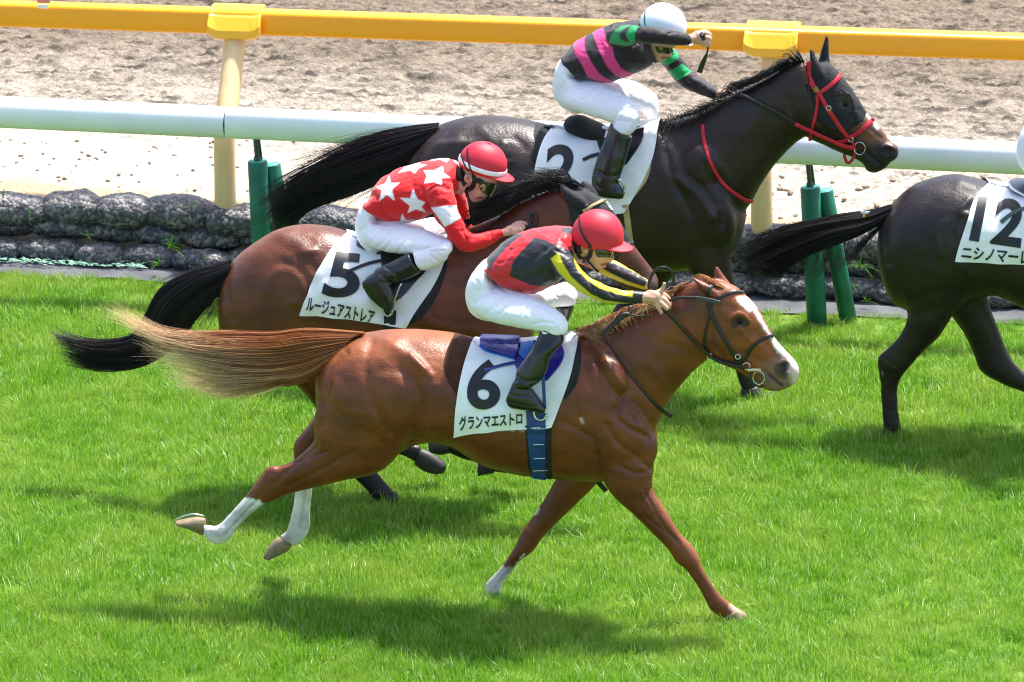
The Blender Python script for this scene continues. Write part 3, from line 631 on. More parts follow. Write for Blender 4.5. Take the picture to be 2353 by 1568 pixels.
m_coat = mat('horse_coat', attr='Col', rough=.40, spec=.42, var=.42, vscale=4, bump=.0026, bscale=75, stretch=(1, 1, 2.2), rvar=.12)
m_hair = mat('horse_hair', attr='Col', rough=.42, spec=.4, trans=.3)
m_eye = mat('horse_eye', '080505', .2, spec=.2); m_hoofm = mat('horn', '8d7b5c', .55, var=.4, vscale=25); m_hoofd = mat('dark_horn', '2e2b2c', .55, var=.4, vscale=25); m_alu = mat('aluminium', 'c9c9c6', .3, metal=.9)
m_blk = mat('black_leather', '17161a', .38, var=.3, vscale=20); m_red = mat('red_webbing', 'c4132c', .45, var=.15, vscale=30); m_wcl = mat('white_vinyl', 'f0f1f0', .42, var=.10, vscale=5, bump=.008, bscale=8)
m_ink = mat('black_print', '16171b', .5); m_steel2 = mat('bright_steel', 'd0d2d2', .18, metal=1.0); m_bone = mat('bone_rubber', 'd8c89a', .5)
m_blue = mat('blue_patent_leather', '241f86', .10, coat=.6, var=.1, vscale=9); m_blue2 = mat('blue_nylon', '12407e', .5, var=.25, vscale=14, bump=.002, bscale=90); m_blue3 = mat('bright_blue_trim', '1c63b8', .4)
m_pad = mat('brown_wet_pad', '47291c', .8, spec=.2, var=.3, vscale=14); m_bpad = mat('black_pad', '1b1b20', .8, var=.3, vscale=20, bump=.003, bscale=80); m_foam = mat('white_foam', 'f1efec', .5); m_stitch = mat('white_thread', 'd8dbe0', .6); m_tan = mat('tan_felt', 'c2a877', .8, var=.2, vscale=12)
# ------------------------------------------------------------------ chestnut horse, number 6
r6 = Rig(1280, 1400)
h6 = thing('horse', 'galloping chestnut horse with white blaze and flaxen tail wearing number 6', 'horse', tuple(r6.g), 'racehorses galloping on the turf')
mb = MB()
mb.loft(r6, [(728, 860, 730, 930, .05), (745, 818, 738, 985, .15), (775, 786, 762, 1030, .215), (830, 764, 826, 1048, .265), (900, 756, 898, 1052, .285), (970, 757, 968, 1022, .28), (1040, 766, 1040, 1026, .285), (1110, 783, 1110, 1068, .30),
     (1190, 789, 1190, 1090, .305), (1270, 780, 1270, 1100, .29), (1340, 767, 1345, 1108, .255), (1405, 790, 1405, 1105, .235), (1455, 850, 1452, 1092, .215), (1490, 920, 1488, 1072, .16), (1506, 975, 1506, 1052, .08)], sub=6, n=36, pw=2.15)
mb.loft(r6, [(1290, 772, 1380, 1040, .19), (1335, 764, 1455, 1012, .185), (1372, 752, 1505, 985, .165), (1412, 738, 1530, 938, .135), (1460, 718, 1556, 898, .112), (1510, 693, 1590, 858, .098), (1560, 664, 1625, 828, .092), (1600, 644, 1650, 800, .085), (1640, 640, 1668, 770, .08)], n=30)
mb.loft(r6, [(1630, 640, 1610, 735, .062), (1665, 648, 1612, 780, .082), (1692, 659, 1622, 812, .094), (1716, 680, 1640, 829, .10), (1741, 707, 1668, 841, .09), (1762, 743, 1692, 851, .07), (1781, 776, 1712, 864, .058), (1804, 804, 1733, 877, .052), (1828, 830, 1757, 894, .054), (1837, 850, 1782, 899, .050), (1834, 874, 1805, 893, .03)], n=28, pw=2.3)
# ears
mb.loft(r6, [(1588, 634, 1590, 639, .006, .05), (1606, 642, 1602, 655, .022, .055), (1634, 655, 1622, 676, .03, .055), (1662, 676, 1645, 694, .028, .05)], n=12)
mb.loft(r6, [(1644, 611, 1650, 613, .006, -.05), (1640, 628, 1664, 634, .024, -.05), (1642, 645, 1680, 655, .028, -.05), (1648, 668, 1690, 680, .025, -.045)], n=12)
# near fore
NF = [(900, 330, 1205, 400, .10, .10), (895, 450, 1200, 500, .10, .115), (912, 560, 1192, 575, .088, .12), (975, 655, 1205, 640, .070, .12), (1075, 745, 1268, 735, .056, .12), (1192, 860, 1347, 860, .046, .12), (1278, 950, 1408, 925, .042, .12), (1318, 1015, 1452, 990, .045, .12), (1372, 1060, 1468, 1045, .037, .12),
      (1440, 1150, 1515, 1128, .027, .12), (1480, 1225, 1560, 1190, .028, .12), (1512, 1285, 1610, 1235, .034, .12), (1555, 1318, 1655, 1272, .03, .12), (1600, 1340, 1690, 1300, .034, .12)]
mb.loft(r6, NF, ZE, n=20)
FF = [(690, 470, 960, 500, .075, -.12), (645, 555, 900, 560, .075, -.12), (592, 650, 815, 650, .06, -.12), (532, 740, 725, 735, .052, -.12), (470, 830, 642, 815, .046, -.12), (437, 895, 580, 880, .043, -.12), (410, 950, 525, 955, .044, -.12), (350, 1035, 452, 1010, .031, -.12), (305, 1085, 405, 1075, .028, -.12),
      (252, 1140, 358, 1135, .033, -.12), (250, 1185, 340, 1195, .03, -.12), (270, 1225, 335, 1230, .028, -.12)]
mb.loft(r6, FF, ZE, n=20)
NH = [(1600, 420, 1900, 400, .05, .15), (1500, 540, 1960, 520, .09, .15), (1440, 680, 1975, 650, .112, .15), (1432, 780, 1940, 810, .115, .15), (1425, 850, 1810, 985, .10, .145), (1345, 925, 1600, 1045, .078, .14), (1262, 970, 1435, 1088, .055, .135), (1190, 978, 1300, 1122, .044, .13), (1135, 1050, 1225, 1155, .038, .13), (1080, 1125, 1165, 1178, .03, .13),
      (1015, 1195, 1110, 1222, .028, .13), (955, 1262, 1040, 1285, .029, .13), (918, 1288, 985, 1362, .035, .13), (885, 1282, 928, 1385, .03, .13), (845, 1280, 875, 1362, .028, .13)]
mb.loft(r6, NH, ZD, n=20)
FH = [(1480, 640, 1760, 640, .08, -.14), (1400, 760, 1600, 760, .07, -.14), (1332, 845, 1500, 880, .05, -.14), (1325, 905, 1450, 935, .042, -.14), (1330, 970, 1432, 985, .035, -.14), (1330, 1100, 1424, 1105, .028, -.14), (1318, 1205, 1414, 1210, .027, -.14), (1298, 1285, 1411, 1300, .033, -.14), (1282, 1320, 1375, 1362, .03, -.14), (1250, 1340, 1335, 1392, .028, -.14)]
mb.loft(r6, FH, ZD, n=20)
# muscle masses
mb.ball(r6, 1415, 985, 62, 95, -25, .155, .085); mb.ball(r6, 1390, 890, 55, 75, 20, .14, .07)
mb.ball(r6, 1470, 1030, 42, 55, 0, .09, .09); mb.ball(r6, 1660, 775, 38, 45, 0, .045, .058); mb.ball(r6, 1812, 852, 22, 24, 0, .02, .045)
sk = Skin(remesh(mb, .0075))
leg = np.clip((1120 - sk.px[:, 1]) / 120, 0, 1); head = np.clip((1600 - sk.px[:, 0]) / 60, 0, 1); wv = (0.25 + 0.75 * leg * head)[:, None]
sk.smooth(10, wv); sk.smooth(26, wv * (1 - leg[:, None] * .9) * head[:, None]); sk.update(); sk.ripple(.0022, 9, 3, .4 + .6 * head)
sk.sculpt(r6, [([(1040, 60), (985, 190), (1050, 265), (1170, 320)], 7, -9), ([(930, 250), (1000, 360), (1100, 430), (1180, 500)], 8, -8), ([(880, 420), (905, 530), (960, 630)], 7, -8), ([(1010, 120), (1090, 200), (1140, 290)], 10, 6),
   ([(1190, 600), (1130, 740), (1330, 900)], 4, -4), ([(1150, 640), (1240, 800), (1340, 920)], 4, -5), ([(700, 240), (850, 330), (880, 430)], 9, -6), ([(1120, 620), (1200, 740)], 5, 4), ([(500, 640), (610, 640), (500, 820)], 5, -4), ([(1000, 480), (1080, 520), (1150, 520)], 6, -6), ([(560, 380), (640, 470), (760, 520)], 14, -5)], ZE, 1.35)
sk.sculpt(r6, [([(1600, 380), (1520, 500), (1490, 640), (1480, 760)], 8, -9), ([(1730, 330), (1700, 470), (1740, 640), (1830, 800)], 12, -9), ([(1940, 400), (2010, 470)], 9, 12), ([(1900, 470), (1960, 560), (1975, 700), (1950, 860)], 18, -20), ([(1820, 330), (1900, 380)], 14, 9), ([(1960, 430), (2040, 500)], 10, 9), ([(1560, 560), (1640, 760)], 16, 5), ([(1800, 520), (1790, 720)], 18, 7), ([(1880, 320), (1800, 420)], 16, 8),
   ([(1440, 880), (1300, 990), (1230, 1060)], 6, -6), ([(1640, 900), (1450, 1000), (1300, 1080)], 7, -4), ([(1170, 1000), (1130, 1080)], 4, -4), ([(1150, 1150), (1090, 1200), (990, 1310)], 2.6, -5), ([(1110, 1130), (1030, 1215)], 2.6, 4), ([(960, 1300), (940, 1350)], 4, 4), ([(1400, 1060), (1380, 1270)], 2.6, -4), ([(1370, 1310), (1340, 1340)], 4, 4), ([(1240, 980), (1330, 950), (1500, 900)], 3.5, -5), ([(2060, 560), (2030, 760)], 18, 9)], ZD, 1.25)
sk.sculpt(r6, [([(720, 810), (790, 950), (880, 1070), (960, 1180)], 8, -8), ([(760, 800), (840, 930), (930, 1060)], 9, 7), ([(830, 790), (940, 960), (1050, 1090)], 8, -7), ([(1180, 640), (1100, 760), (1000, 900)], 16, 5), ([(700, 900), (730, 1000)], 9, -7), ([(950, 760), (1100, 800), (1250, 860)], 12, -4), ([(640, 800), (690, 960), (700, 1120)], 12, 6), ([(1010, 880), (1100, 1000)], 10, 5), ([(1200, 760), (1290, 870)], 8, -5)], ZC, 1.35)
HS = [([(1130, 722)], 9, -9), ([(1040, 690), (1110, 645), (1180, 660), (1215, 720)], 4.5, 7), ([(1010, 560), (1080, 600)], 6, -6), ([(950, 600), (1000, 640), (1010, 690)], 5, 4), ([(1150, 800), (1230, 900), (1330, 960)], 4.5, 6), ([(1280, 820), (1400, 960), (1500, 1080)], 7, -5), ([(1100, 800), (1040, 900)], 7, -4),
      ([(1580, 1175)], 9, -16), ([(1500, 1140), (1560, 1110), (1640, 1130), (1660, 1190)], 4, 6), ([(1500, 1180), (1540, 1240), (1620, 1230)], 4, 4), ([(1365, 1195), (1440, 1262), (1540, 1345)], 3, -8), ([(1440, 1310), (1520, 1390)], 6, 4), ([(850, 780), (880, 960), (960, 1060)], 7, -7), ([(1180, 1030), (1330, 1100)], 7, -4), ([(900, 900)], 16, 5)]
sk.sculpt(r6, HS, ZH6)
sk.fill('743a1c')
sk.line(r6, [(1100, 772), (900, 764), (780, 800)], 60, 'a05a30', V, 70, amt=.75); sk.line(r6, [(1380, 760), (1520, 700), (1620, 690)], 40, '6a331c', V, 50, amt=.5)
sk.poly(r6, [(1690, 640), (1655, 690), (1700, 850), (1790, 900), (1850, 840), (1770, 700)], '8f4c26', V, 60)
sk.line(r6, [(1460, 1290), (1560, 1360)], 36, '8d7468', ZH6, 40, amt=.75); sk.line(r6, [(1575, 1180)], 24, '3a2320', ZH6, 10); sk.line(r6, [(1420, 1245), (1545, 1350)], 3, '2e1c1a', ZH6, 4)
sk.line(r6, [(1090, 735), (1130, 715), (1185, 735)], 11, '2a160f', ZH6, 8); sk.line(r6, [(1550, 1120), (1640, 1240)], 16, 'a08074', ZH6, 20, amt=.5)
sk.line(r6, [(1575, 1180)], 15, '2a1715', ZH6, 8)
sk.poly(r6, [(1100, 480), (1190, 470), (1290, 580), (1420, 820), (1500, 920), (1640, 1060), (1730, 1130), (1700, 1210), (1660, 1180), (1600, 1090), (1500, 1020), (1440, 900), (1340, 740), (1270, 620), (1210, 620), (1140, 550)], 'e9e2df', ZH6, 5, noise=2)
sk.line(r6, [(1665, 1180), (1680, 1290)], 12, 'd8c0ba', ZH6, 14)
lo = (sk.px[:, 1] > 1180).astype(float)
fx = sk.px
vv = (sk.co - r6.g) @ r6.l; near = (vv > 0).astype(float); far = 1 - near
sk.poly(r6, [(1090, 1130), (1175, 1165), (1200, 1200), (1000, 1420), (780, 1420), (780, 1230), (1000, 1180)], 'e4ded8', ZD, 5, near, 6)
sk.poly(r6, [(1300, 1050), (1450, 1050), (1450, 1420), (1180, 1460), (1180, 1300)], 'ddd6cf', ZD, 6, far, 6)
sk.poly(r6, [(330, 1040), (400, 1048), (470, 980), (420, 1140), (350, 1260), (220, 1260), (230, 1130)], 'd9cdc9', ZE, 5, far, 6)
sk.line(r6, [(1110, 1170), (960, 1330)], 3, 'b5aca2', ZD, 5, near, .8, 4); sk.line(r6, [(1385, 1100), (1360, 1290)], 3, 'aaa197', ZD, 6, far, .6, 1); sk.line(r6, [(390, 1050), (290, 1180)], 3, 'a89a92', ZE, 5, far, .8, 4); sk.line(r6, [(935, 1330), (900, 1300)], 5, 'b3a184', ZD, 8, near, .6, 5); sk.line(r6, [(1300, 1350), (1250, 1370)], 6, 'b3a184', ZD, 8, far, .6, 5)
sk.line(r6, [(545, 725), (535, 745)], 6, 'bdb6ae', ZE, 4, far); sk.line(r6, [(1640, 1270), (1700, 1310)], 9, 'd8c9ae', ZE, 8, near)
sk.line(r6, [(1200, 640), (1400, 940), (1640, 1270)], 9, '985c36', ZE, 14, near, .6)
sk.line(r6, [(690, 1170), (700, 1190)], 3, 'c9b8ad', ZC, 4, amt=.7); sk.line(r6, [(240, 1225), (420, 1225)], 3, 'd8cbc2', ZC, 5, amt=.5, noise=4)
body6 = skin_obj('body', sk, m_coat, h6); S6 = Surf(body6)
eye(r6, S6, 1132, 722, .023, ZH6, m_eye, h6, .5)
hoof('hoof', r6, [(866, 1246, 852, 1338, .032, .13), (822, 1238, 815, 1322, .038, .13), (765, 1246, 772, 1302, .042, .13), (718, 1258, 732, 1288, .032, .13), (702, 1265, 716, 1278, .014, .13)], ZD, m_hoofm, h6, [(858, 1236, .17), (800, 1226, .185), (735, 1243, .175), (700, 1266, .13), (730, 1262, .09), (800, 1252, .075), (850, 1262, .09)], m_alu)
hoof('hoof', r6, [(1266, 1340, 1318, 1390, .030, -.14), (1228, 1356, 1296, 1418, .036, -.14), (1195, 1394, 1248, 1442, .040, -.14), (1168, 1445, 1215, 1455, .042, -.14)], ZD, m_hoofm, h6)
hoof('hoof', r6, [(1585, 1330, 1665, 1278, .036, .12), (1620, 1365, 1715, 1310, .043, .12), (1650, 1375, 1722, 1340, .04, .12)], ZE, m_hoofm, h6)
hoof('hoof', r6, [(258, 1205, 345, 1215, .036, -.12), (250, 1240, 355, 1250, .043, -.12), (240, 1275, 360, 1275, .047, -.12)], ZE, m_hoofm, h6)
# tail and mane
hair('tail', r6, [[(1690, 278, .0), (1400, 262, .0), (1200, 285, .0), (950, 285, .0), (780, 290, .0), (620, 265, 0), (480, 190, 0), (350, 110, 0)], [(1630, 300, .03), (1400, 310, .06), (1200, 335, .06), (980, 340, .06), (800, 340, .05), (640, 310, .03), (490, 235, .02), (330, 170, 0)],
   [(1610, 330, .04), (1400, 370, .08), (1200, 400, .08), (1000, 405, .08), (850, 395, .07), (700, 360, .05), (580, 310, .03), (430, 240, .02)], [(1560, 370, .05), (1380, 430, .09), (1200, 460, .09), (1020, 460, .09), (900, 450, .08), (780, 420, .06), (660, 390, .05), (500, 330, .03)],
   [(1520, 410, .06), (1380, 490, .08), (1220, 510, .08), (1080, 520, .07), (960, 520, .06), (840, 510, .05), (740, 470, .04), (600, 430, .03)], [(1480, 470, .06), (1380, 530, .06), (1240, 550, .06), (1120, 570, .06), (1020, 590, .05), (920, 600, .04), (800, 560, .03), (690, 540, .03)]], ZD, 2300, .0015, m_hair, h6, ('84401c', 'd8955a'), 6, .028, 6, 5, .28, tip='f8dcb0', wav=7, clump=150, bias=1.5)
hair('tail', r6, [[(1700, 282, -.02), (1450, 268, -.03), (1300, 320, -.05), (1200, 400, -.05)], [(1610, 330, .02), (1480, 360, .05), (1380, 420, .05), (1320, 480, .05)], [(1530, 400, .05), (1450, 450, .06), (1400, 500, .06), (1360, 540, .05)]], ZD, 420, .0022, m_hair, h6, ('733f25', 'a56a40'), 4, .03, 16, 5, .6, wav=2, clump=60)['label'] = 'dense tail base hair'
hair('tail', r6, [[(900, 500, .05), (780, 520, .05), (680, 545, .05), (560, 400, .04)], [(1300, 540, .05), (1150, 590, .05), (1050, 620, .04), (940, 640, .03)], [(700, 420, .03), (600, 400, .03), (500, 390, .03), (410, 392, .03)]], ZD, 150, .0010, m_hair, h6, ('dcb47c', 'f4e2bc'), 12, .04, 26, 6, .5, wav=9)['label'] = 'loose flaxen wisps'
hair('mane', r6, [[(690, 742, .02), (660, 735, .06), (720, 760, .10), (760, 790, .13)], [(780, 700, .01), (740, 715, .05), (760, 740, .08), (800, 775, .10)], [(880, 650, .01), (830, 670, .04), (830, 710, .07), (850, 740, .09)], [(960, 615, .01), (900, 640, .04), (890, 690, .06), (900, 720, .08)], [(1040, 600, .0), (980, 620, .04), (960, 660, .06), (960, 690, .08)], [(1130, 580, .0), (1080, 590, .03), (1050, 620, .05), (1040, 650, .07)],
   [(1220, 500, .0), (1170, 520, .03), (1130, 550, .05), (1110, 580, .07)]], ZC, 620, .0018, m_hair, h6, ('84451f', 'b87a48'), 6, .014, 36, 6, .5, wav=6, clump=70, tip='e0b98a')
hair('forelock', r6, [[(960, 400, .01), (850, 320, .01), (760, 290, .0), (690, 280, 0)], [(1000, 410, .03), (900, 360, .04), (820, 330, .04), (760, 340, .05)], [(1060, 410, .0), (980, 370, .02), (900, 330, .02), (840, 320, 0)]], ZH6, 260, .0016, m_hair, h6, ('a25a2e', 'd2955e'), 4, .012, 46, 6, .5, wav=3, clump=26)
# bridle
br = strap('bridle', r6, S6, [(820, 545), (850, 640), (905, 750), (985, 890), (1060, 1020), (1130, 1120)], ZH6, .021, .005, m_blk, h6, .004); br['label'] = 'black leather bridle cheek strap'
strap('browband', r6, S6, [(845, 560), (905, 505), (1000, 458), (1090, 432), (1165, 440)], ZH6, .018, .008, m_blk, br, .006)
strap('headpiece', r6, S6, [(850, 590), (830, 540), (815, 470), (835, 400), (880, 360)], ZH6, .018, .005, m_blk, br, .005)
strap('noseband', r6, S6, [(1470, 862), (1400, 872), (1320, 915), (1240, 985), (1205, 1060), (1150, 1110), (1080, 1115)], ZH6, .018, .007, m_blk, br, .006)
strap('throat_lash', r6, S6, [(850, 620), (815, 750), (790, 880), (800, 990), (880, 1080)], ZH6, .012, .005, m_blk, br, .005)
strap('chin_strap', r6, S6, [(880, 1075), (960, 1100), (1040, 1125), (1110, 1140), (1180, 1180)], ZH6, .018, .006, m_blk, br, .005)
ring('buckle', r6, S6, 1115, 1068, 24, None, ZH6, m_steel2, br, .003); ring('buckle', r6, S6, 838, 1065, 34, .07, ZH6, m_steel2, br, .003, sx=.5, rot=-20); ring('bit_ring', r6, S6, 1320, 1275, 66, .075, ZH6, m_steel2, br, .0028, sx=.85)
ring('bit_ring', r6, S6, 1200, 1160, 34, .075, ZH6, m_steel2, br, .0034)
strap('bit_cheek', r6, S6, [(1212, 1198, .085), (1275, 1192, .085), (1340, 1192, .08)], ZH6, [.010, .013, .007], .012, m_bone, br)
strap('bit_hanger', r6, S6, [(1240, 1220, .08), (1238, 1260, .08), (1236, 1330, .08)], ZH6, .009, .004, m_blk, br); strap('lip_strap', r6, S6, [(1275, 1310, .06), (1330, 1365, .03), (1395, 1325, .03)], ZH6, .010, .006, m_blk, br)
strap('bit_wire', r6, S6, [(1300, 1395, .04), (1350, 1435, .03), (1420, 1435, .0), (1465, 1405, -.02)], ZH6, .004, .004, m_steel2, br)
rn = strap('rein', r6, S6, [(395, 610, .13), (480, 690, .12), (600, 820, .105), (720, 945, .09), (830, 1050, .08), (930, 1110, .08), (1060, 1150, .085), (1190, 1175, .085)], ZH6, .016, .005, m_blk, h6)
strap('rein', r6, S6, [(250, 420, .06), (248, 330, .06), (300, 225, .05), (385, 190, .04), (460, 225, .02), (488, 310, .01), (465, 400, .02), (430, 480, .03)], ZH6, .016, .006, m_blk, h6)['label'] = 'rein loop standing between the hands'
strap('rein', r6, S6, [(1950, 1180, .06), (1940, 1270, .09), (1860, 1300, .11), (1760, 1390, .13), (1640, 1510, .16)], ZJ6, [.014, .02, .034, .026, .024], .01, m_blk, h6, .01)['label'] = 'buckled rein end lying on the mane'
strap('rein', r6, S6, [(1900, 1270, .11), (2000, 1290, .11), (2080, 1305, .10), (2170, 1285, .09)], ZJ6, .009, .005, m_blk, h6, .008)
bp_ = strap('breastplate', r6, S6, [(800, 770), (860, 850), (930, 950), (1010, 1050), (1080, 1120), (1135, 1158)], ZC, [.007, .007, .009, .014, .022, .024], .006, m_blk, h6, .004)
# saddle, cloths and girth
patch('wet_pad', r6, S6, [(55, 785), (28, 850), (18, 920), (40, 990), (85, 1060)], [(165, 785), (150, 850), (138, 920), (122, 990), (100, 1065)], ZC, m_pad, h6, 8, 16, .003, .003, True)
patch('under_pad', r6, S6, [(600, 790), (590, 900), (560, 1000), (540, 1080)], [(690, 800), (690, 900), (668, 1000), (620, 1070)], ZC, m_bpad, h6, 8, 16, .006, .008)
cl = patch('saddle_cloth', r6, S6, [(158, 787), (120, 900), (95, 1010), (80, 1120), (78, 1246)], [(682, 752), (664, 860), (640, 960), (598, 1080), (546, 1208)], ZC, m_wcl, h6, 44, 34, .010, .008, True, .012)
C6 = Surf(cl); cl['label'] = 'white saddle cloth printed with number 6'
lettering('number', r6, C6, '6', [(262, 448), (562, 448), (562, 912), (246, 912)], ZS6, m_ink, cl, .03)
lettering('name_lettering', r6, C6, 'グランマエストロ', [(176, 972), (768, 932), (768, 1050), (180, 1108)], ZS6, m_ink, cl, .028)
S6.t += C6.t
fl = patch('saddle', r6, S6, [(740, 290), (715, 400), (700, 470), (720, 540), (800, 620)], [(1120, 262), (1150, 340), (1160, 420), (1100, 530), (1000, 645)], ZS6, m_blue, h6, 20, 20, .014, .018)
so_ = patch('saddle_seat', r6, S6, [(400, 262), (378, 285), (376, 310), (400, 348), (430, 366)], [(760, 275), (745, 320), (735, 370), (722, 420), (712, 446)], ZS6, m_blue, fl, 20, 14, .034, .035)
strap('saddle_trim', r6, Surf(so_), [(380, 312), (400, 346), (480, 380), (560, 402), (640, 422), (705, 440)], ZS6, .016, .010, m_blue3, fl, .003)
patch('saddle_skirt', r6, S6, [(800, 280), (760, 340), (740, 410)], [(900, 270), (870, 350), (800, 470)], ZS6, m_blue3, fl, 8, 10, .034, .02)
strap('strap', r6, S6, [(412, 553), (500, 525), (600, 498), (710, 478), (800, 470)], ZS6, [.02, .018, .018, .02, .02], .004, m_blue, fl, .006)
gi6 = patch('girth', r6, S6, [(800, 900), (808, 1000), (822, 1200), (840, 1400), (862, 1545)], [(985, 950), (985, 1000), (985, 1200), (985, 1400), (988, 1560)], ZS6, m_blue2, h6, 12, 26, .010, .012)
patch('girth_sleeve', r6, S6, [(795, 1060), (805, 1200), (820, 1400), (850, 1540)], [(1040, 1060), (1040, 1200), (1040, 1400), (1045, 1560)], ZS6, m_bpad, h6, 8, 20, .004, .006)
SG = Surf(gi6)
for y, x0, x1 in ((1080, 845, 940), (1235, 868, 968), (1365, 874, 980), (1478, 868, 1010)): strap('stitching', r6, SG, [(x0, y + 3), ((x0 + x1) / 2, y), (x1, y)], ZS6, .0045, .002, m_stitch, gi6, .003)
strap('stirrup_leather', r6, S6, [(960, 500, .345), (968, 700, .35), (978, 900, .35)], ZS6, .018, .005, m_blue2, h6); ring('stirrup', r6, S6, 935, 955, 58, .33, ZS6, m_steel2, h6, .006, sx=1.0)
strap('breast_girth', r6, S6, [(1374, 1106, .02), (1384, 1118, .0), (1392, 1127, -.02)], V, .026, .014, m_blk, h6)
# ------------------------------------------------------------------ the other horses
def in_poly(px, q):
    x, y = px.T; ins = np.zeros(len(x), bool); q = np.asarray(q, float)
    for (x1, y1), (x2, y2) in zip(q, np.roll(q, -1, 0)): ins ^= ((y1 > y) != (y2 > y)) & (x < (x2 - x1) * (y - y1) / (y2 - y1 + 1e-12) + x1)
    return ins
def shell(name, body, rig, poly, holes, crop, m, par, off=.004):
    """close-fitting cloth over part of a body (hood)"""
    me = body.data; n = len(me.vertices); co = np.empty(n * 3); me.vertices.foreach_get('co', co); co = co.reshape(-1, 3); no = np.empty(n * 3); me.vertex_normals.foreach_get('vector', no); no = no.reshape(-1, 3)
    px = proj(co); tr = lambda P: np.array([crop(*p) for p in P]) + (rig.dx, rig.dy); k = in_poly(px, tr(poly))
    for h in holes: k &= ~in_poly(px, tr(h))
    idx = -np.ones(n, int); ids = np.nonzero(k)[0]; idx[ids] = np.arange(len(ids)); f = [tuple(idx[list(p.vertices)]) for p in me.polygons if k[list(p.vertices)].all()]
    mb = MB(); mb.add(co[ids] + no[ids] * off, f); o = build(name, mb, m, par); so = o.modifiers.new('t', 'SOLIDIFY'); so.thickness = .004; so.offset = -1; return o

# ---- bay horse, number 5
r5 = Rig(900, 1140)
h5 = thing('horse', 'bay horse in a black hood wearing number 5, galloping behind the chestnut', 'horse', tuple(r5.g), 'racehorses galloping on the turf')
mb = MB()
mb.loft(r5, [(506, 680, 508, 740, .05), (520, 622, 513, 795, .15), (548, 583, 542, 835, .215), (600, 544, 602, 862, .265), (660, 519, 665, 890, .285), (735, 516, 740, 862, .285), (800, 534, 805, 850, .28), (870, 558, 880, 868, .29), (950, 562, 955, 885, .29), (1010, 545, 1020, 890, .27), (1070, 560, 1080, 885, .24), (1140, 620, 1150, 870, .22), (1195, 690, 1190, 845, .16), (1226, 745, 1220, 815, .07)], sub=6, n=36, pw=2.15)
mb.loft(r5, [(960, 556, 1090, 820, .19), (1020, 541, 1160, 780, .17), (1080, 522, 1200, 720, .145), (1140, 497, 1245, 670, .118), (1200, 462, 1285, 630, .10), (1260, 438, 1330, 600, .09), (1305, 430, 1360, 570, .085)], n=28)
mb.loft(r5, [(1315, 428, 1300, 515, .062), (1345, 437, 1300, 555, .078), (1377, 456, 1306, 575, .09), (1405, 482, 1318, 595, .098), (1426, 512, 1340, 608, .092), (1448, 550, 1372, 622, .075), (1475, 587, 1405, 640, .06), (1500, 620, 1440, 665, .054), (1513, 645, 1465, 680, .05), (1510, 665, 1490, 680, .03)], n=26)
mb.loft(r5, [(590, 18, 598, 22, .006, .05), (585, 60, 640, 50, .024, .055), (612, 105, 700, 90, .03, .055), (660, 140, 740, 125, .028, .05)], ZC, n=12)
mb.loft(r5, [(697, 5, 704, 8, .006, -.05), (690, 40, 740, 30, .024, -.05), (700, 80, 770, 70, .028, -.05), (710, 110, 780, 100, .02, -.05)], ZC, n=12)
mb.loft(r5, [(580, 640, 700, 630, .05, .14), (540, 720, 740, 690, .095, .14), (590, 800, 790, 770, .11, .14), (655, 862, 830, 830, .095, .135), (710, 915, 840, 890, .07, .13), (737, 970, 836, 945, .056, .13), (754, 1028, 822, 1004, .046, .13), (775, 1068, 830, 1045, .037, .13), (806, 1092, 852, 1070, .029, .13), (838, 1122, 880, 1100, .028, .13), (856, 1146, 898, 1122, .033, .13), (875, 1160, 912, 1140, .028, .13)], n=18)
mb.loft(r5, [(600, 770, 800, 750, .10, -.13), (662, 866, 830, 840, .08, -.13), (716, 925, 830, 900, .062, -.13), (746, 985, 815, 955, .046, -.13), (790, 1022, 832, 985, .036, -.13), (870, 1038, 888, 1004, .028, -.13), (920, 1046, 935, 1014, .030, -.13), (958, 1064, 968, 1026, .03, -.13)], n=18)
mb.loft(r5, [(1040, 820, 1190, 800, .08, .11), (1080, 890, 1190, 880, .065, .11), (1120, 950, 1200, 950, .05, .11), (1150, 1000, 1210, 1010, .044, .11), (1120, 1020, 1150, 1066, .036, .11), (1065, 1010, 1080, 1060, .03, .11), (1025, 1000, 1030, 1040, .03, .11)], n=16)
mb.loft(r5, [(1060, 800, 1200, 800, .08, -.11), (1120, 890, 1220, 880, .06, -.11), (1180, 980, 1240, 960, .045, -.11), (1200, 1030, 1255, 1030, .04, -.11), (1170, 1050, 1200, 1085, .033, -.11), (1120, 1050, 1130, 1085, .03, -.11)], n=16)
mb.ball(r5, 630, 720, 90, 95, 0, .14, .115); mb.ball(r5, 1345, 545, 38, 45, 0, .045, .056); mb.ball(r5, 1488, 655, 22, 24, 0, .02, .044)
sk = Skin(remesh(mb, .0085)); hw_ = np.clip((1280 - sk.px[:, 0]) / 60, 0, 1)[:, None]; sk.smooth(8, .3 + .7 * hw_); sk.smooth(22, hw_ * np.clip((900 - sk.px[:, 1]) / 60, .1, 1)[:, None]); sk.update(); sk.ripple(.0022, 9, 4)
sk.sculpt(r5, [([(640, 1040), (580, 930), (500, 900), (430, 950), (390, 1040)], 11, 6), ([(500, 870), (590, 900), (680, 1020), (720, 1100)], 13, -8), ([(600, 830), (660, 860), (690, 900)], 11, -8), ([(620, 800), (690, 790)], 9, 8), ([(170, 900), (160, 1020), (200, 1200)], 10, -8), ([(560, 1100), (680, 1130), (740, 1250)], 9, 7), ([(300, 1000), (330, 1200)], 14, -6), ([(560, 660), (500, 700)], 12, 5), ([(470, 700), (580, 740), (640, 800)], 16, 8),
   ([(1300, 1150), (1440, 1250), (1650, 1270)], 12, 6), ([(1240, 1240), (1500, 1300)], 9, -7)], ZG)
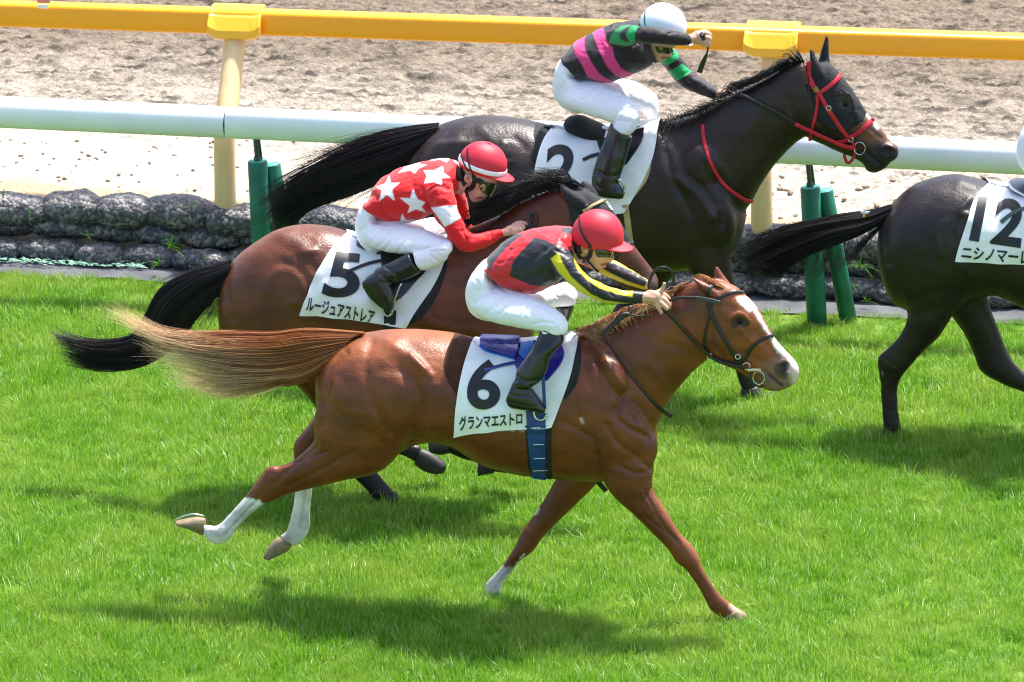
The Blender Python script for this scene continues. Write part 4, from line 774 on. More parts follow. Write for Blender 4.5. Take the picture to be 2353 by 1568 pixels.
sk.fill('622c15'); sk.line(r5, [(520, 600), (700, 560), (1000, 580)], 80, '6d3a20', V, 90, amt=.7)
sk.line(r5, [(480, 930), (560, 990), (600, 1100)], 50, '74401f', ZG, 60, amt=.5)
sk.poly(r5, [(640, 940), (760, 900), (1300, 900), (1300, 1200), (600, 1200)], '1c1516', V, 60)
sk.poly(r5, [(1300, 400), (1330, 400), (1540, 600), (1540, 720), (1300, 640)], '5f301b', V, 20); sk.line(r5, [(1500, 650)], 22, '5a4038', V, 25)
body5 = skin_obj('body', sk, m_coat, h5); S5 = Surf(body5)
shell('hood', body5, r5, [(560, -20), (620, 110), (640, 220), (640, 330), (930, 330), (940, 285), (860, 150), (780, 60), (720, -20)], [], ZC, m_bpad, h5)
eye(r5, S5, 1400, 545, .021, V, m_eye, h5, .5)
hoof('hoof', r5, [(868, 1150, 908, 1130, .034, .13), (880, 1166, 922, 1146, .042, .13), (892, 1176, 930, 1160, .044, .13)], V, m_hoofd, h5)
hoof('hoof', r5, [(952, 1068, 966, 1030, .034, -.13), (975, 1084, 992, 1040, .042, -.13), (1000, 1090, 1022, 1062, .04, -.13), (1020, 1088, 1026, 1074, .015, -.13)], V, m_hoofd, h5)
hoof('hoof', r5, [(1030, 1000, 1034, 1042, .034, .11), (1012, 1000, 1010, 1046, .04, .11), (985, 1015, 990, 1040, .035, .11)], V, m_hoofd, h5); hoof('hoof', r5, [(1130, 1048, 1135, 1088, .034, -.11), (1100, 1050, 1100, 1095, .04, -.11)], V, m_hoofd, h5)
hair('tail', r5, [[(530, 598, .0), (440, 625, .02), (370, 665, .02), (332, 730, .02), (300, 772, .02), (220, 785, .02), (150, 770, .02), (108, 752, .02)], [(527, 615, .05), (445, 650, .08), (380, 700, .08), (345, 765, .07), (295, 797, .06), (220, 800, .05), (160, 788, .04), (120, 772, .03)],
   [(522, 640, .06), (455, 690, .09), (400, 750, .09), (355, 805, .08), (295, 825, .07), (225, 828, .06), (170, 815, .05), (135, 805, .04)], [(512, 670, .06), (462, 720, .08), (412, 785, .08), (362, 825, .08), (300, 848, .06), (235, 853, .05), (180, 845, .05), (148, 838, .04)]], V, 1100, .0022, m_hair, h5, ('0d0b0d', '322a2c'), 4, .02, 3, 5, .7, wav=3, clump=60)
hair('tail', r5, [[(505, 610, .03), (420, 628, .05), (350, 660, .05), (310, 700, .05)], [(512, 650, .05), (470, 700, .07), (440, 740, .07), (425, 790, .06)], [(510, 690, .05), (495, 720, .06), (470, 760, .06), (455, 800, .05)]], V, 160, .0012, m_hair, h5, ('171316', '302a2c'), 10, .03, 13, 6, .5, wav=6)['label'] = 'loose black strands'
hair('mane', r5, [[(1318, 430, .0), (1300, 396, .0), (1265, 392, .01), (1225, 405, .02)], [(1290, 432, .0), (1262, 408, .0), (1222, 408, .02), (1180, 425, .03)], [(1250, 443, .0), (1215, 420, .01), (1172, 430, .03), (1135, 455, .04)], [(1205, 462, .0), (1165, 445, .02), (1120, 462, .04), (1090, 490, .05)], [(1150, 490, .0), (1105, 478, .02), (1065, 500, .05), (1040, 525, .06)]], V, 480, .0018, m_hair, h5, ('131014', '332c2e'), 7, .03, 58, 6, .45, wav=8, clump=46)['label'] = 'upright windblown mane'
hair('mane', r5, [[(1340, 428, .0), (1300, 410, .03), (1250, 412, .05), (1210, 440, .08)], [(1290, 425, .02), (1230, 428, .05), (1180, 455, .07), (1150, 490, .09)], [(1240, 440, .03), (1170, 460, .06), (1130, 490, .09), (1100, 525, .10)], [(1180, 470, .03), (1120, 490, .07), (1080, 510, .10), (1040, 530, .12)], [(1110, 500, .03), (1060, 515, .07), (1030, 530, .11), (1010, 550, .13)]], V, 520, .0021, m_hair, h5, ('131014', '2c2628'), 7, .02, 8, 6, .55, wav=6, clump=60)
br = strap('bridle', r5, S5, [(1345, 470), (1360, 520), (1390, 570), (1430, 620)], V, .021, .005, m_blk, h5, .009)
strap('browband', r5, S5, [(700, 150), (740, 130), (790, 108), (815, 98)], ZC, .016, .006, m_tan, br, .012); strap('star_patch', r5, S5, [(808, 110), (825, 132), (838, 152)], ZC, .030, .005, m_wcl, h5, .008)
strap('noseband', r5, S5, [(950, 305), (920, 320), (880, 350), (850, 400)], ZC, .018, .007, m_blk, br, .008)
strap('rein', r5, S5, [(2090, 1060, .12), (2060, 960, .11), (2080, 915, .10), (2130, 930, .09), (2150, 1000, .09), (2110, 1060, .10)], ZJ5, .018, .006, m_blk, h5)
strap('rein', r5, S5, [(2060, 1060, .12), (2300, 1120, .11), (2700, 1150, .09), (3100, 1260, .08)], ZJ5, .016, .005, m_blk, h5)
patch('under_pad', r5, S5, [(1400, 820), (1380, 960), (1320, 1100), (1260, 1230)], [(1500, 800), (1480, 930), (1420, 1080), (1330, 1210)], ZG, m_bpad, h5, 8, 14, .005, .006)
cl = patch('saddle_cloth', r5, S5, [(880, 688), (790, 785), (700, 935), (640, 1070), (605, 1166)], [(1490, 722), (1475, 855), (1410, 1000), (1320, 1130), (1243, 1247)], ZG, m_wcl, h5, 46, 32, .010, .006, True, .014); cl['label'] = 'white saddle cloth printed with number 5'
C5 = Surf(cl)
lettering('number', r5, C5, '5', [(800, 795), (978, 812), (955, 1080), (728, 1064)], ZG, m_ink, cl, .03)
lettering('name_lettering', r5, C5, 'ルージュアストレア', [(648, 1066), (1058, 1148), (1046, 1230), (638, 1150)], ZG, m_ink, cl, .026)
S5.t += C5.t
mb = MB(); mb.loft(r5, [(928, 705, 935, 730, .05), (960, 690, 975, 760, .11), (1020, 690, 1060, 790, .13), (1120, 720, 1160, 830, .13), (1250, 740, 1260, 850, .11), (1400, 720, 1400, 820, .09)], ZG, n=20); sm = Skin(remesh(mb, .01)); sm.smooth(5); sm.fill('1b1b22')
m_bsad = mat('black_saddle_leather', '1d1d24', .25, coat=.4, var=.2, vscale=12)
sd5 = skin_obj('saddle', sm, m_bsad, h5)
patch('saddle_flap', r5, S5, [(1090, 790), (1100, 900), (1150, 1000), (1130, 1130)], [(1380, 800), (1370, 900), (1300, 980), (1230, 1060)], ZG, m_bsad, sd5, 14, 16, .014, .016)
strap('strap', r5, S5, [(890, 918), (980, 880), (1060, 858), (1150, 845)], ZG, .018, .004, m_blk, sd5, .006)
patch('girth', r5, S5, [(1112, 1150), (1112, 1240), (1130, 1420), (1140, 1500)], [(1185, 1150), (1182, 1240), (1200, 1420), (1210, 1500)], ZG, m_bpad, h5, 8, 16, .010, .010)
strap('stirrup_leather', r5, S5, [(1215, 985, .34), (1185, 1060, .35), (1150, 1165, .355)], ZG, .008, .006, m_steel2, h5); ring('stirrup', r5, S5, 1132, 1150, 34, .345, ZG, m_steel2, h5, .006, sx=.8)

# ---- dark brown horse, number 2
r2 = Rig(1485, 895); r2b = Rig(1280, 1400, dx=205, dy=-505)
TO = [(1440, 292, 1445, 620, .28), (1515, 280, 1520, 625, .255), (1590, 310, 1585, 622, .235), (1650, 375, 1642, 612, .21), (1695, 440, 1684, 590, .155), (1715, 490, 1702, 555, .08)]
NK = [(1470, 285, 1560, 560, .19), (1520, 279, 1660, 525, .18), (1570, 272, 1718, 478, .16), (1625, 250, 1750, 425, .135), (1685, 214, 1788, 372, .112), (1745, 187, 1822, 335, .098), (1800, 157, 1856, 312, .09), (1845, 141, 1880, 295, .085)]
HD = [(560, 335, 500, 760, .062), (690, 322, 470, 960, .08), (800, 395, 495, 1110, .092), (880, 488, 580, 1160, .10), (965, 605, 680, 1200, .09), (1055, 742, 780, 1252, .073), (1135, 860, 890, 1295, .06), (1225, 952, 990, 1335, .055), (1330, 1085, 1085, 1395, .054), (1412, 1188, 1125, 1465, .05), (1446, 1250, 1215, 1492, .042), (1430, 1325, 1320, 1445, .025)]
EA = [(530, 190, 568, 195, .008, .05), (532, 260, 590, 270, .02, .055), (545, 350, 640, 350, .028, .055), (570, 450, 690, 440, .03, .055), (600, 540, 720, 520, .024, .05)]
EB = [(700, 38, 722, 42, .008, -.05), (675, 130, 726, 140, .022, -.05), (645, 230, 728, 240, .028, -.05), (620, 320, 740, 340, .026, -.045)]
FORE = [(1545, 500, 1690, 520, .09, .11), (1560, 580, 1680, 590, .08, .12), (1600, 650, 1690, 650, .062, .12), (1632, 720, 1702, 715, .047, .12), (1655, 775, 1718, 768, .044, .12), (1672, 815, 1722, 808, .034, .12), (1688, 850, 1728, 845, .029, .12), (1698, 880, 1736, 876, .033, .12), (1708, 900, 1740, 895, .03, .12)]
def forehand(mb, rg):
    mb.loft(rg, NK, n=30); mb.loft(rg, HD, ZH2, n=26, pw=2.3); mb.loft(rg, EA, ZH2, n=12); mb.loft(rg, EB, ZH2, n=12); mb.loft(rg, FORE, n=18)
    mb.ball(rg, 1625, 490, 60, 92, -25, .15, .085); mb.ball(rg, 1600, 400, 52, 72, 20, .14, .065); mb.ball(rg, *ZH2(680, 900), 38, 46, 0, .045, .057); mb.ball(rg, *ZH2(1360, 1270), 24, 24, 0, .02, .045)
FSC = [([(1040, 880), (1080, 960)], 8, 10), ([(870, 1000), (980, 1080), (1080, 1220)], 10, 9), ([(940, 980), (1060, 1100), (1130, 1250)], 9, -8), ([(820, 850), (860, 1000), (960, 1200)], 9, -8), ([(1080, 940), (1180, 1060), (1260, 1110)], 8, -6), ([(1450, 480), (1380, 600), (1250, 760)], 16, 6), ([(1100, 1180), (1000, 1350)], 10, 6), ([(1500, 560), (1560, 700)], 10, -5)]
HSC = [([(900, 770)], 9, -9), ([(800, 660), (880, 650), (950, 700), (980, 800)], 4.5, 8), ([(1060, 830), (1180, 960)], 5, -5), ([(1000, 850), (1080, 1010), (1180, 1080)], 5, 6), ([(1350, 1270)], 9, -16), ([(1280, 1240), (1340, 1205), (1430, 1240)], 4, 6), ([(1270, 1290), (1330, 1340), (1390, 1320)], 4, 4), ([(1110, 1270), (1200, 1340), (1290, 1410), (1380, 1400)], 4, -9), ([(1120, 1380), (1200, 1450)], 5, 4), ([(1180, 1050), (1290, 1130)], 6, -5), ([(560, 700), (600, 900), (700, 1060)], 8, -6)]
def dark_head(sk, rg):
    sk.poly(rg, [(1010, 980), (1200, 900), (1330, 1080), (1460, 1180), (1480, 1320), (1300, 1500), (1100, 1450), (1000, 1200)], '3f2a22', ZH2, 40)
    sk.line(rg, [(1100, 960), (1220, 1050), (1320, 1140)], 30, '8a5a36', ZH2, 26, amt=.75); sk.line(rg, [(1300, 1300), (1200, 1400)], 30, '2b2426', ZH2, 26); sk.line(rg, [(1350, 1270)], 18, '24161a', ZH2, 9)
    sk.line(rg, [(1130, 860), (1170, 920), (1210, 970), (1240, 1020)], 4.5, 'dcd8d6', ZH2, 4); sk.line(rg, [(1110, 1275), (1290, 1410)], 3, '120e10', ZH2, 4)
h2 = thing('horse', 'dark brown horse with red bridle wearing number 2, nearest the white rail', 'horse', tuple(r2.g), 'racehorses galloping on the turf')
mb = MB()
mb.loft(r2, [(922, 390, 925, 455, .05), (938, 350, 935, 510, .15), (963, 318, 955, 560, .215), (1008, 286, 1010, 590, .26), (1070, 267, 1070, 596, .285), (1140, 265, 1140, 575, .285), (1210, 275, 1210, 570, .28), (1280, 291, 1280, 590, .29), (1360, 299, 1360, 612, .295)] + TO, sub=6, n=36, pw=2.15)
forehand(mb, r2); mb.loft(r2b, NH, ZD, n=18); mb.loft(r2b, FH, ZD, n=18); mb.loft(r2b, FF, ZE, n=18)
mb.ball(r2, 1030, 430, 85, 90, 0, .135, .11)
sk = Skin(remesh(mb, .0085)); hw_ = np.clip((1830 - sk.px[:, 0]) / 60, 0, 1)[:, None]; sk.smooth(8, .3 + .7 * hw_); sk.smooth(22, hw_ * np.clip((640 - sk.px[:, 1]) / 60, .1, 1)[:, None]); sk.update(); sk.ripple(.0022, 9, 5)
sk.sculpt(r2, FSC, ZB, 1.3); sk.sculpt(r2, HSC, ZH2)
sk.sculpt(r2, [([(1480, 60), (1330, 180), (1270, 300)], 9, -9), ([(1830, 150), (1800, 230), (1860, 260)], 9, 11), ([(1850, 240), (1880, 330)], 11, -11), ([(1700, 60), (1760, 130)], 14, 6), ([(1560, 110), (1480, 180)], 12, 6), ([(1960, 170), (1900, 110)], 10, -6)], ZG)
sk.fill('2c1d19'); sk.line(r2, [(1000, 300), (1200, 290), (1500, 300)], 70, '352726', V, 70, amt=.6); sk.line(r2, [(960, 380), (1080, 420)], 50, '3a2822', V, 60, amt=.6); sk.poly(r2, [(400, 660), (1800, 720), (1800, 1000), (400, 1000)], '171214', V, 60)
dark_head(sk, r2)
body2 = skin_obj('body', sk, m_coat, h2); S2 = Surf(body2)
shell('hood', body2, r2, [(490, 350), (500, 20), (760, 20), (790, 370), (900, 470), (1000, 640), (1130, 840), (1090, 960), (1000, 1010), (900, 1100), (700, 1000), (560, 900), (520, 600)], [[(790, 650), (870, 635), (950, 690), (985, 800), (960, 830), (850, 790)]], ZH2, m_bpad, h2)
eye(r2, S2, 900, 768, .021, ZH2, m_eye, h2, .5)
hoof('hoof', r2, [(1703, 893, 1742, 888, .035, .12), (1700, 908, 1752, 902, .043, .12), (1698, 922, 1758, 918, .046, .12)], V, m_hoofd, h2)
hoof('hoof', r2b, [(868, 1232, 850, 1350, .034, .13), (820, 1232, 815, 1335, .042, .13), (760, 1244, 775, 1320, .047, .13), (715, 1258, 738, 1300, .036, .13), (700, 1266, 722, 1284, .015, .13)], ZD, m_hoofd, h2)
hoof('hoof', r2b, [(1265, 1335, 1325, 1395, .034, -.14), (1222, 1350, 1305, 1425, .042, -.14), (1190, 1390, 1255, 1448, .047, -.14), (1168, 1445, 1215, 1455, .042, -.14)], ZD, m_hoofd, h2); hoof('hoof', r2b, [(258, 1205, 345, 1215, .036, -.12), (250, 1240, 355, 1250, .043, -.12), (240, 1275, 360, 1275, .047, -.12)], ZE, m_hoofd, h2)
hair('tail', r2, [[(1010, 284, .0), (940, 292, .02), (860, 310, .03), (780, 345, .03), (700, 385, .03), (635, 418, .02), (585, 455, .02)], [(1000, 300, .04), (930, 320, .07), (850, 345, .07), (770, 375, .07), (700, 410, .06), (640, 450, .05), (590, 480, .03)], [(985, 320, .06), (920, 355, .09), (840, 385, .09), (770, 410, .08), (695, 440, .07), (640, 485, .06), (622, 535, .04)],
   [(965, 345, .06), (905, 385, .09), (840, 415, .09), (770, 440, .08), (705, 462, .07), (655, 500, .06), (640, 548, .04)], [(945, 370, .05), (890, 410, .08), (830, 435, .08), (770, 455, .07), (715, 476, .06), (680, 505, .05), (660, 545, .04)]], V, 1300, .0023, m_hair, h2, ('0d0b0d', '352c2d'), 5, .022, 4, 5, .8, wav=3, clump=70)
hair('tail', r2, [[(960, 292, .02), (850, 305, .04), (760, 335, .04), (690, 345, .04)], [(800, 345, .04), (740, 360, .05), (670, 375, .05), (600, 400, .04)], [(760, 430, .05), (700, 450, .06), (640, 470, .06), (570, 470, .05)], [(880, 420, .06), (820, 455, .07), (780, 480, .07), (740, 490, .06)]], V, 200, .0011, m_hair, h2, ('171315', '3a3031'), 9, .03, 15, 6, .5, wav=5)['label'] = 'loose black strands'
mg = [[(785, 700, .02), (790, 680, .07), (800, 700, .11), (830, 730, .13)], [(900, 660, .02), (880, 660, .06), (870, 690, .09), (860, 740, .11)], [(1020, 630, .02), (980, 620, .06), (950, 650, .09), (930, 690, .10)], [(1130, 560, .02), (1080, 580, .05), (1030, 620, .08), (1010, 660, .09)], [(1230, 500, .02), (1180, 470, .05), (1160, 520, .08), (1180, 570, .09)], [(1330, 455, .01), (1270, 455, .05), (1230, 490, .08), (1220, 540, .08)], [(1440, 400, .01), (1400, 400, .04), (1370, 430, .06), (1360, 480, .07)], [(1540, 365, .0), (1500, 340, .02), (1470, 340, .03), (1440, 370, .04)], [(1590, 350, 0), (1560, 310, .01), (1540, 290, .0), (1500, 300, .0)]]
hair('mane', r2, mg, ZB, 760, .002, m_hair, h2, ('121013', '2b2526'), 7, .016, 9, 6, .5, wav=7, clump=100)
def red_bridle(rg, S, h, mr, mb_):
    br = strap('bridle', rg, S, [(515, 335), (535, 460), (575, 570), (640, 670), (720, 815), (800, 940), (870, 1040), (940, 1120)], ZH2, .023, .006, mr, h, .008); br['label'] = 'red webbing bridle'
    strap('headpiece', rg, S, [(500, 345), (505, 440), (540, 540), (580, 610)], ZH2, .017, .005, mr, br, .008); strap('crownpiece', rg, S, [(500, 345), (525, 325), (550, 330)], ZH2, .024, .006, mr, br, .010)
    strap('browband', rg, S, [(605, 655), (700, 605), (780, 540), (830, 480), (850, 430)], ZH2, .023, .006, mr, br, .009)
    strap('throat_lash', rg, S, [(605, 670), (615, 760), (590, 900), (555, 1030), (530, 1150)], ZH2, .018, .005, mr, br, .008)
    strap('noseband', rg, S, [(1205, 915), (1150, 975), (1060, 1050), (975, 1105), (900, 1150), (800, 1165)], ZH2, .024, .006, mr, br, .008)
    strap('chin_loop', rg, S, [(985, 1165), (1005, 1230), (1005, 1300), (970, 1360), (930, 1385), (905, 1340), (890, 1290)], ZH2, .017, .007, mr, br, .008); strap('bit_strap', rg, S, [(850, 1185), (900, 1205), (960, 1225), (1005, 1190)], ZH2, .022, .006, mr, br, .010)
    ring('bit_ring', rg, S, 1055, 1235, 68, None, ZH2, m_steel2, br, .003, sx=.85); ring('buckle', rg, S, 725, 810, 26, None, ZH2, m_steel2, br, .003); ring('buckle', rg, S, 960, 1140, 26, None, ZH2, m_steel2, br, .003)
    strap('buckle', rg, S, [(590, 585), (600, 615), (608, 640)], ZH2, .030, .008, mat('brass', '8d7a3a', .35, metal=.8), br, .009)
    strap('rein', rg, S, [(990, 1230, .085), (860, 1200, .085), (740, 1145, .09), (560, 1065, .10), (368, 972, .11)], ZH2, .022, .005, mr, h)
    strap('rein', rg, S, [(368, 972, .11), (200, 870, .115), (0, 770, .12), (-150, 690, .12), (-220, 660, .1)], ZH2, .021, .006, mb_, h)['label'] = 'black rubber covered rein'
red_bridle(r2, S2, h2, m_red, m_blk)
strap('breastplate', r2, S2, [(1022, 700), (1030, 780), (1050, 870), (1085, 955), (1140, 1035), (1210, 1090), (1260, 1120), (1305, 1128)], ZB, .021, .008, m_red, h2, .005, smooth=3)
patch('wet_pad', r2, S2, [(85, 700), (75, 760), (85, 800), (60, 900)], [(200, 700), (160, 770), (130, 830), (90, 950)], ZB, m_bpad, h2, 8, 12, .003, .003, True)
patch('felt_pad', r2, S2, [(690, 780), (690, 880), (660, 980), (600, 1090)], [(745, 780), (740, 880), (715, 1000), (645, 1098)], ZB, m_tan, h2, 8, 14, .006, .010)
cl = patch('saddle_cloth', r2, S2, [(192, 702), (130, 790), (90, 920), (70, 1070), (55, 1230)], [(778, 695), (748, 870), (690, 1010), (640, 1100), (582, 1188)], ZB, m_wcl, h2, 40, 30, .010, .006, True, .012); cl['label'] = 'white saddle cloth printed with number 2'
C2 = Surf(cl); lettering('number', r2, C2, '2', [(152, 812), (325, 812), (298, 1068), (136, 1068)], ZB, m_ink, cl, .03); S2.t += C2.t
mb = MB(); mb.loft(r2, [(244, 675, 250, 700, .05), (265, 650, 280, 740, .11), (330, 645, 360, 775, .13), (420, 680, 440, 800, .13), (520, 715, 520, 810, .115), (640, 690, 640, 780, .09), (730, 670, 730, 750, .07)], ZB, n=20); sm = Skin(remesh(mb, .01)); sm.smooth(5); sm.fill('1b1b1d'); sd2 = skin_obj('saddle', sm, mat('black_suede', '161618', .85), h2)
patch('saddle_flap', r2, S2, [(430, 790), (460, 880), (500, 960)], [(700, 720), (680, 800), (600, 920)], ZB, m_bsad, sd2, 14, 14, .014, .016)
strap('strap', r2, S2, [(352, 898), (390, 880), (430, 868), (470, 862)], ZB, .020, .004, m_blk, sd2, .006)
strap('girth', r2, S2, [(590, 1150), (605, 1260), (615, 1340), (620, 1420)], ZB, .035, .008, m_tan, h2, .006); ring('stirrup', r2, S2, 550, 1060, 55, .36, ZB, m_steel2, h2, .006, sx=.6)

# ---- near-black horse, number 12, leaving the picture on the right
r12 = Rig(2052, 985); r12b = Rig(2052 - 1080, 985 - 136, dx=1080, dy=136)
h12 = thing('horse', 'near-black horse wearing number 12, leading at the right edge', 'horse', tuple(r12.g), 'racehorses galloping on the turf')
sh = lambda rows: [(a + 1080, b + 136, c + 1080, d + 136, *e) for a, b, c, d, *e in rows]
mb = MB()
mb.loft(r12, [(2016, 545, 2018, 600, .05), (2025, 505, 2030, 640, .15), (2045, 470, 2050, 690, .215), (2085, 432, 2090, 715, .265), (2130, 411, 2140, 720, .285), (2200, 400, 2215, 700, .285), (2275, 418, 2285, 680, .28), (2350, 430, 2350, 706, .29), (2430, 438, 2430, 735, .295)] + sh(TO), sub=6, n=36, pw=2.15)
forehand(mb, r12b)
mb.loft(r12, [(960, 480, 1240, 470, .05, .14), (880, 580, 1290, 560, .10, .14), (870, 690, 1310, 700, .115, .14), (915, 800, 1240, 820, .105, .14), (955, 890, 1165, 905, .085, .14), (925, 985, 1105, 1000, .062, .135), (862, 1055, 1040, 1062, .05, .13), (818, 1100, 985, 1120, .046, .13), (826, 1180, 932, 1185, .038, .13), (832, 1250, 912, 1252, .030, .13), (838, 1330, 914, 1335, .028, .13), (843, 1400, 926, 1405, .034, .13), (850, 1440, 935, 1445, .03, .13)], ZF, n=20)
mb.loft(r12, [(1000, 700, 1320, 700, .11, -.13), (1100, 820, 1325, 800, .095, -.13), (1165, 915, 1345, 875, .078, -.13), (1222, 995, 1382, 975, .06, -.13), (1262, 1085, 1430, 1090, .05, -.13), (1295, 1160, 1480, 1150, .045, -.13), (1400, 1222, 1530, 1190, .036, -.13), (1520, 1270, 1580, 1240, .03, -.13), (1600, 1330, 1660, 1290, .03, -.13), (1650, 1370, 1700, 1330, .033, -.13)], ZF, n=20)
mb.loft(r12, [(2760, 640, 2860, 640, .08, -.12), (2800, 740, 2880, 730, .06, -.12), (2850, 820, 2910, 800, .045, -.12), (2890, 870, 2930, 850, .033, -.12), (2930, 930, 2965, 910, .03, -.12), (2945, 970, 2980, 960, .03, -.12)], V, n=16)
mb.ball(r12, 2105, 580, 85, 95, 0, .13, .11)
sk = Skin(remesh(mb, .0095)); hw_ = np.clip((2910 - sk.px[:, 0]) / 60, 0, 1)[:, None]; sk.smooth(8, .3 + .7 * hw_); sk.smooth(18, hw_ * np.clip((720 - sk.px[:, 1]) / 60, .1, 1)[:, None]); sk.update(); sk.ripple(.0022, 9, 6)
sk.sculpt(r12b, FSC, ZB); sk.sculpt(r12b, HSC, ZH2)
sk.sculpt(r12, [([(1240, 370), (1200, 420), (1230, 440)], 9, 12), ([(1190, 460), (1160, 500), (1170, 560)], 8, -11), ([(1200, 290), (1260, 310)], 12, 8), ([(1130, 470), (1090, 520), (1110, 620)], 9, 8), ([(880, 420), (850, 520), (870, 660)], 10, -6), ([(930, 860), (1000, 900), (1150, 850)], 14, -5), ([(1180, 660), (1260, 720)], 9, 6), ([(830, 1110), (900, 1150)], 6, 4), ([(1060, 560), (1000, 700), (980, 840)], 14, -7)], ZF)
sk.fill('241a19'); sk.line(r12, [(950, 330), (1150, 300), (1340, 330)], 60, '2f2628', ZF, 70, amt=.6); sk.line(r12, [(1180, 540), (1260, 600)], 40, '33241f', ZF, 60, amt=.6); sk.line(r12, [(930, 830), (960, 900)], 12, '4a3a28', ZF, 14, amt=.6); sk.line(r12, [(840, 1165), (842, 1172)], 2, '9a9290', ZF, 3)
dark_head(sk, r12b); body12 = skin_obj('body', sk, m_coat, h12); S12 = Surf(body12)
eye(r12b, S12, 900, 768, .021, ZH2, m_eye, h12, .5); red_bridle(r12b, S12, h12, m_blk, m_blk)
hoof('hoof', r12, [(845, 1425, 932, 1430, .036, .13), (838, 1450, 945, 1455, .043, .13), (832, 1478, 955, 1480, .046, .13)], ZF, m_hoofd, h12); hoof('hoof', r12, [(1640, 1360, 1700, 1325, .036, -.13), (1670, 1400, 1740, 1360, .044, -.13), (1690, 1430, 1760, 1400, .044, -.13)], ZF, m_hoofd, h12)
hoof('hoof', r12b, [(1703, 893, 1742, 888, .035, .12), (1700, 908, 1752, 902, .043, .12), (1698, 922, 1758, 918, .046, .12)], V, m_hoofd, h12); hoof('hoof', r12, [(2943, 960, 2984, 950, .036, -.12), (2945, 985, 2998, 978, .046, -.12)], V, m_hoofd, h12)
hair('tail', r12, [[(885, 392, .0), (790, 418, .01), (650, 440, .02), (520, 468, .02), (380, 500, .02), (220, 550, .02), (90, 590, .02)], [(880, 410, .03), (780, 445, .05), (640, 470, .07), (510, 500, .07), (370, 540, .07), (230, 610, .06), (100, 660, .05)], [(865, 430, .04), (760, 480, .06), (620, 510, .08), (500, 540, .08), (370, 590, .08), (260, 660, .07), (170, 760, .06)],
   [(855, 450, .05), (740, 510, .07), (610, 555, .08), (500, 590, .08), (390, 640, .08), (290, 710, .07), (220, 790, .06)], [(845, 470, .05), (720, 535, .07), (600, 580, .08), (500, 620, .08), (420, 670, .07), (350, 730, .06), (290, 800, .05)]], ZF, 1250, .0022, m_hair, h12, ('0d0b0d', '352c2d'), 5, .022, 6, 5, .62, wav=4, clump=70)
hair('tail', r12, [[(860, 470, .03), (810, 520, .05), (790, 580, .05), (830, 620, .05)], [(840, 480, .04), (760, 560, .06), (690, 610, .06), (640, 650, .05)], [(720, 560, .05), (700, 640, .06), (600, 690, .06), (510, 740, .05)], [(560, 590, .05), (540, 660, .06), (500, 720, .06), (470, 780, .05)], [(380, 690, .05), (360, 760, .06), (320, 820, .06), (280, 880, .05)], [(500, 470, .02), (350, 500, .03), (200, 530, .03), (60, 550, .03)]], ZF, 230, .0012, m_hair, h12, ('151214', '332b2c'), 7, .03, 18, 6, .55, wav=6)['label'] = 'loose black strands'
mb = MB(); p = r12.P(*ZF(756, 432), .09)
for a_ in (20, 80, 140): d = np.array([math.cos(R(a_)) * r12.h[0], r12.h[1] * .5, math.sin(R(a_))]); mb.ellip(p + d * .014, d * .018, np.cross(d, r12.l) * .008, r12.l * .006, 8)
rb = build('tail_ribbon', mb, mat('white_ribbon', 'e8e0ea', .5), h12); mb = MB(); mb.ellip(p - np.array([0, 0, .012]), r12.h * .008, np.array([0, 0, .012]), r12.l * .008, 8); build('ribbon_knot', mb, mat('yellow_ribbon', 'd9b43a', .5), rb)
cl = patch('saddle_cloth', r12, S12, [(1345, 282), (1265, 370), (1222, 500), (1195, 580), (1178, 646)], [(2050, 300), (2010, 420), (1950, 520), (1880, 600), (1800, 690)], ZF, m_wcl, h12, 50, 26, .010, .006, True, .012); cl['label'] = 'white saddle cloth printed with number 12'
C12 = Surf(cl); lettering('number', r12, C12, '12', [(1284, 352), (1506, 372), (1478, 592), (1240, 556)], ZF, m_ink, cl, .03); lettering('name_lettering', r12, C12, 'ニシノマーレ', [(1212, 582), (1525, 606), (1518, 668), (1204, 640)], ZF, m_ink, cl, .026); S12.t += C12.t
mb = MB(); mb.loft(r12, [(1420, 278, 1424, 300, .05), (1440, 270, 1455, 330, .11), (1500, 272, 1530, 365, .13), (1600, 300, 1620, 390, .13), (1750, 310, 1750, 380, .1), (1900, 280, 1900, 340, .07)], ZF, n=20); sm = Skin(remesh(mb, .01)); sm.smooth(5); sm.fill('3a3f55'); sd12 = skin_obj('saddle', sm, mat('slate_saddle', '3a3f52', .3, coat=.3), h12)
strap('saddle_trim', r12, Surf(sd12), [(1420, 285), (1440, 318), (1490, 345), (1530, 365)], ZF, .012, .008, m_wcl, sd12, .003); strap('strap', r12, S12, [(1388, 474), (1430, 440), (1490, 412), (1560, 400)], ZF, .022, .005, m_steel, sd12, .006)
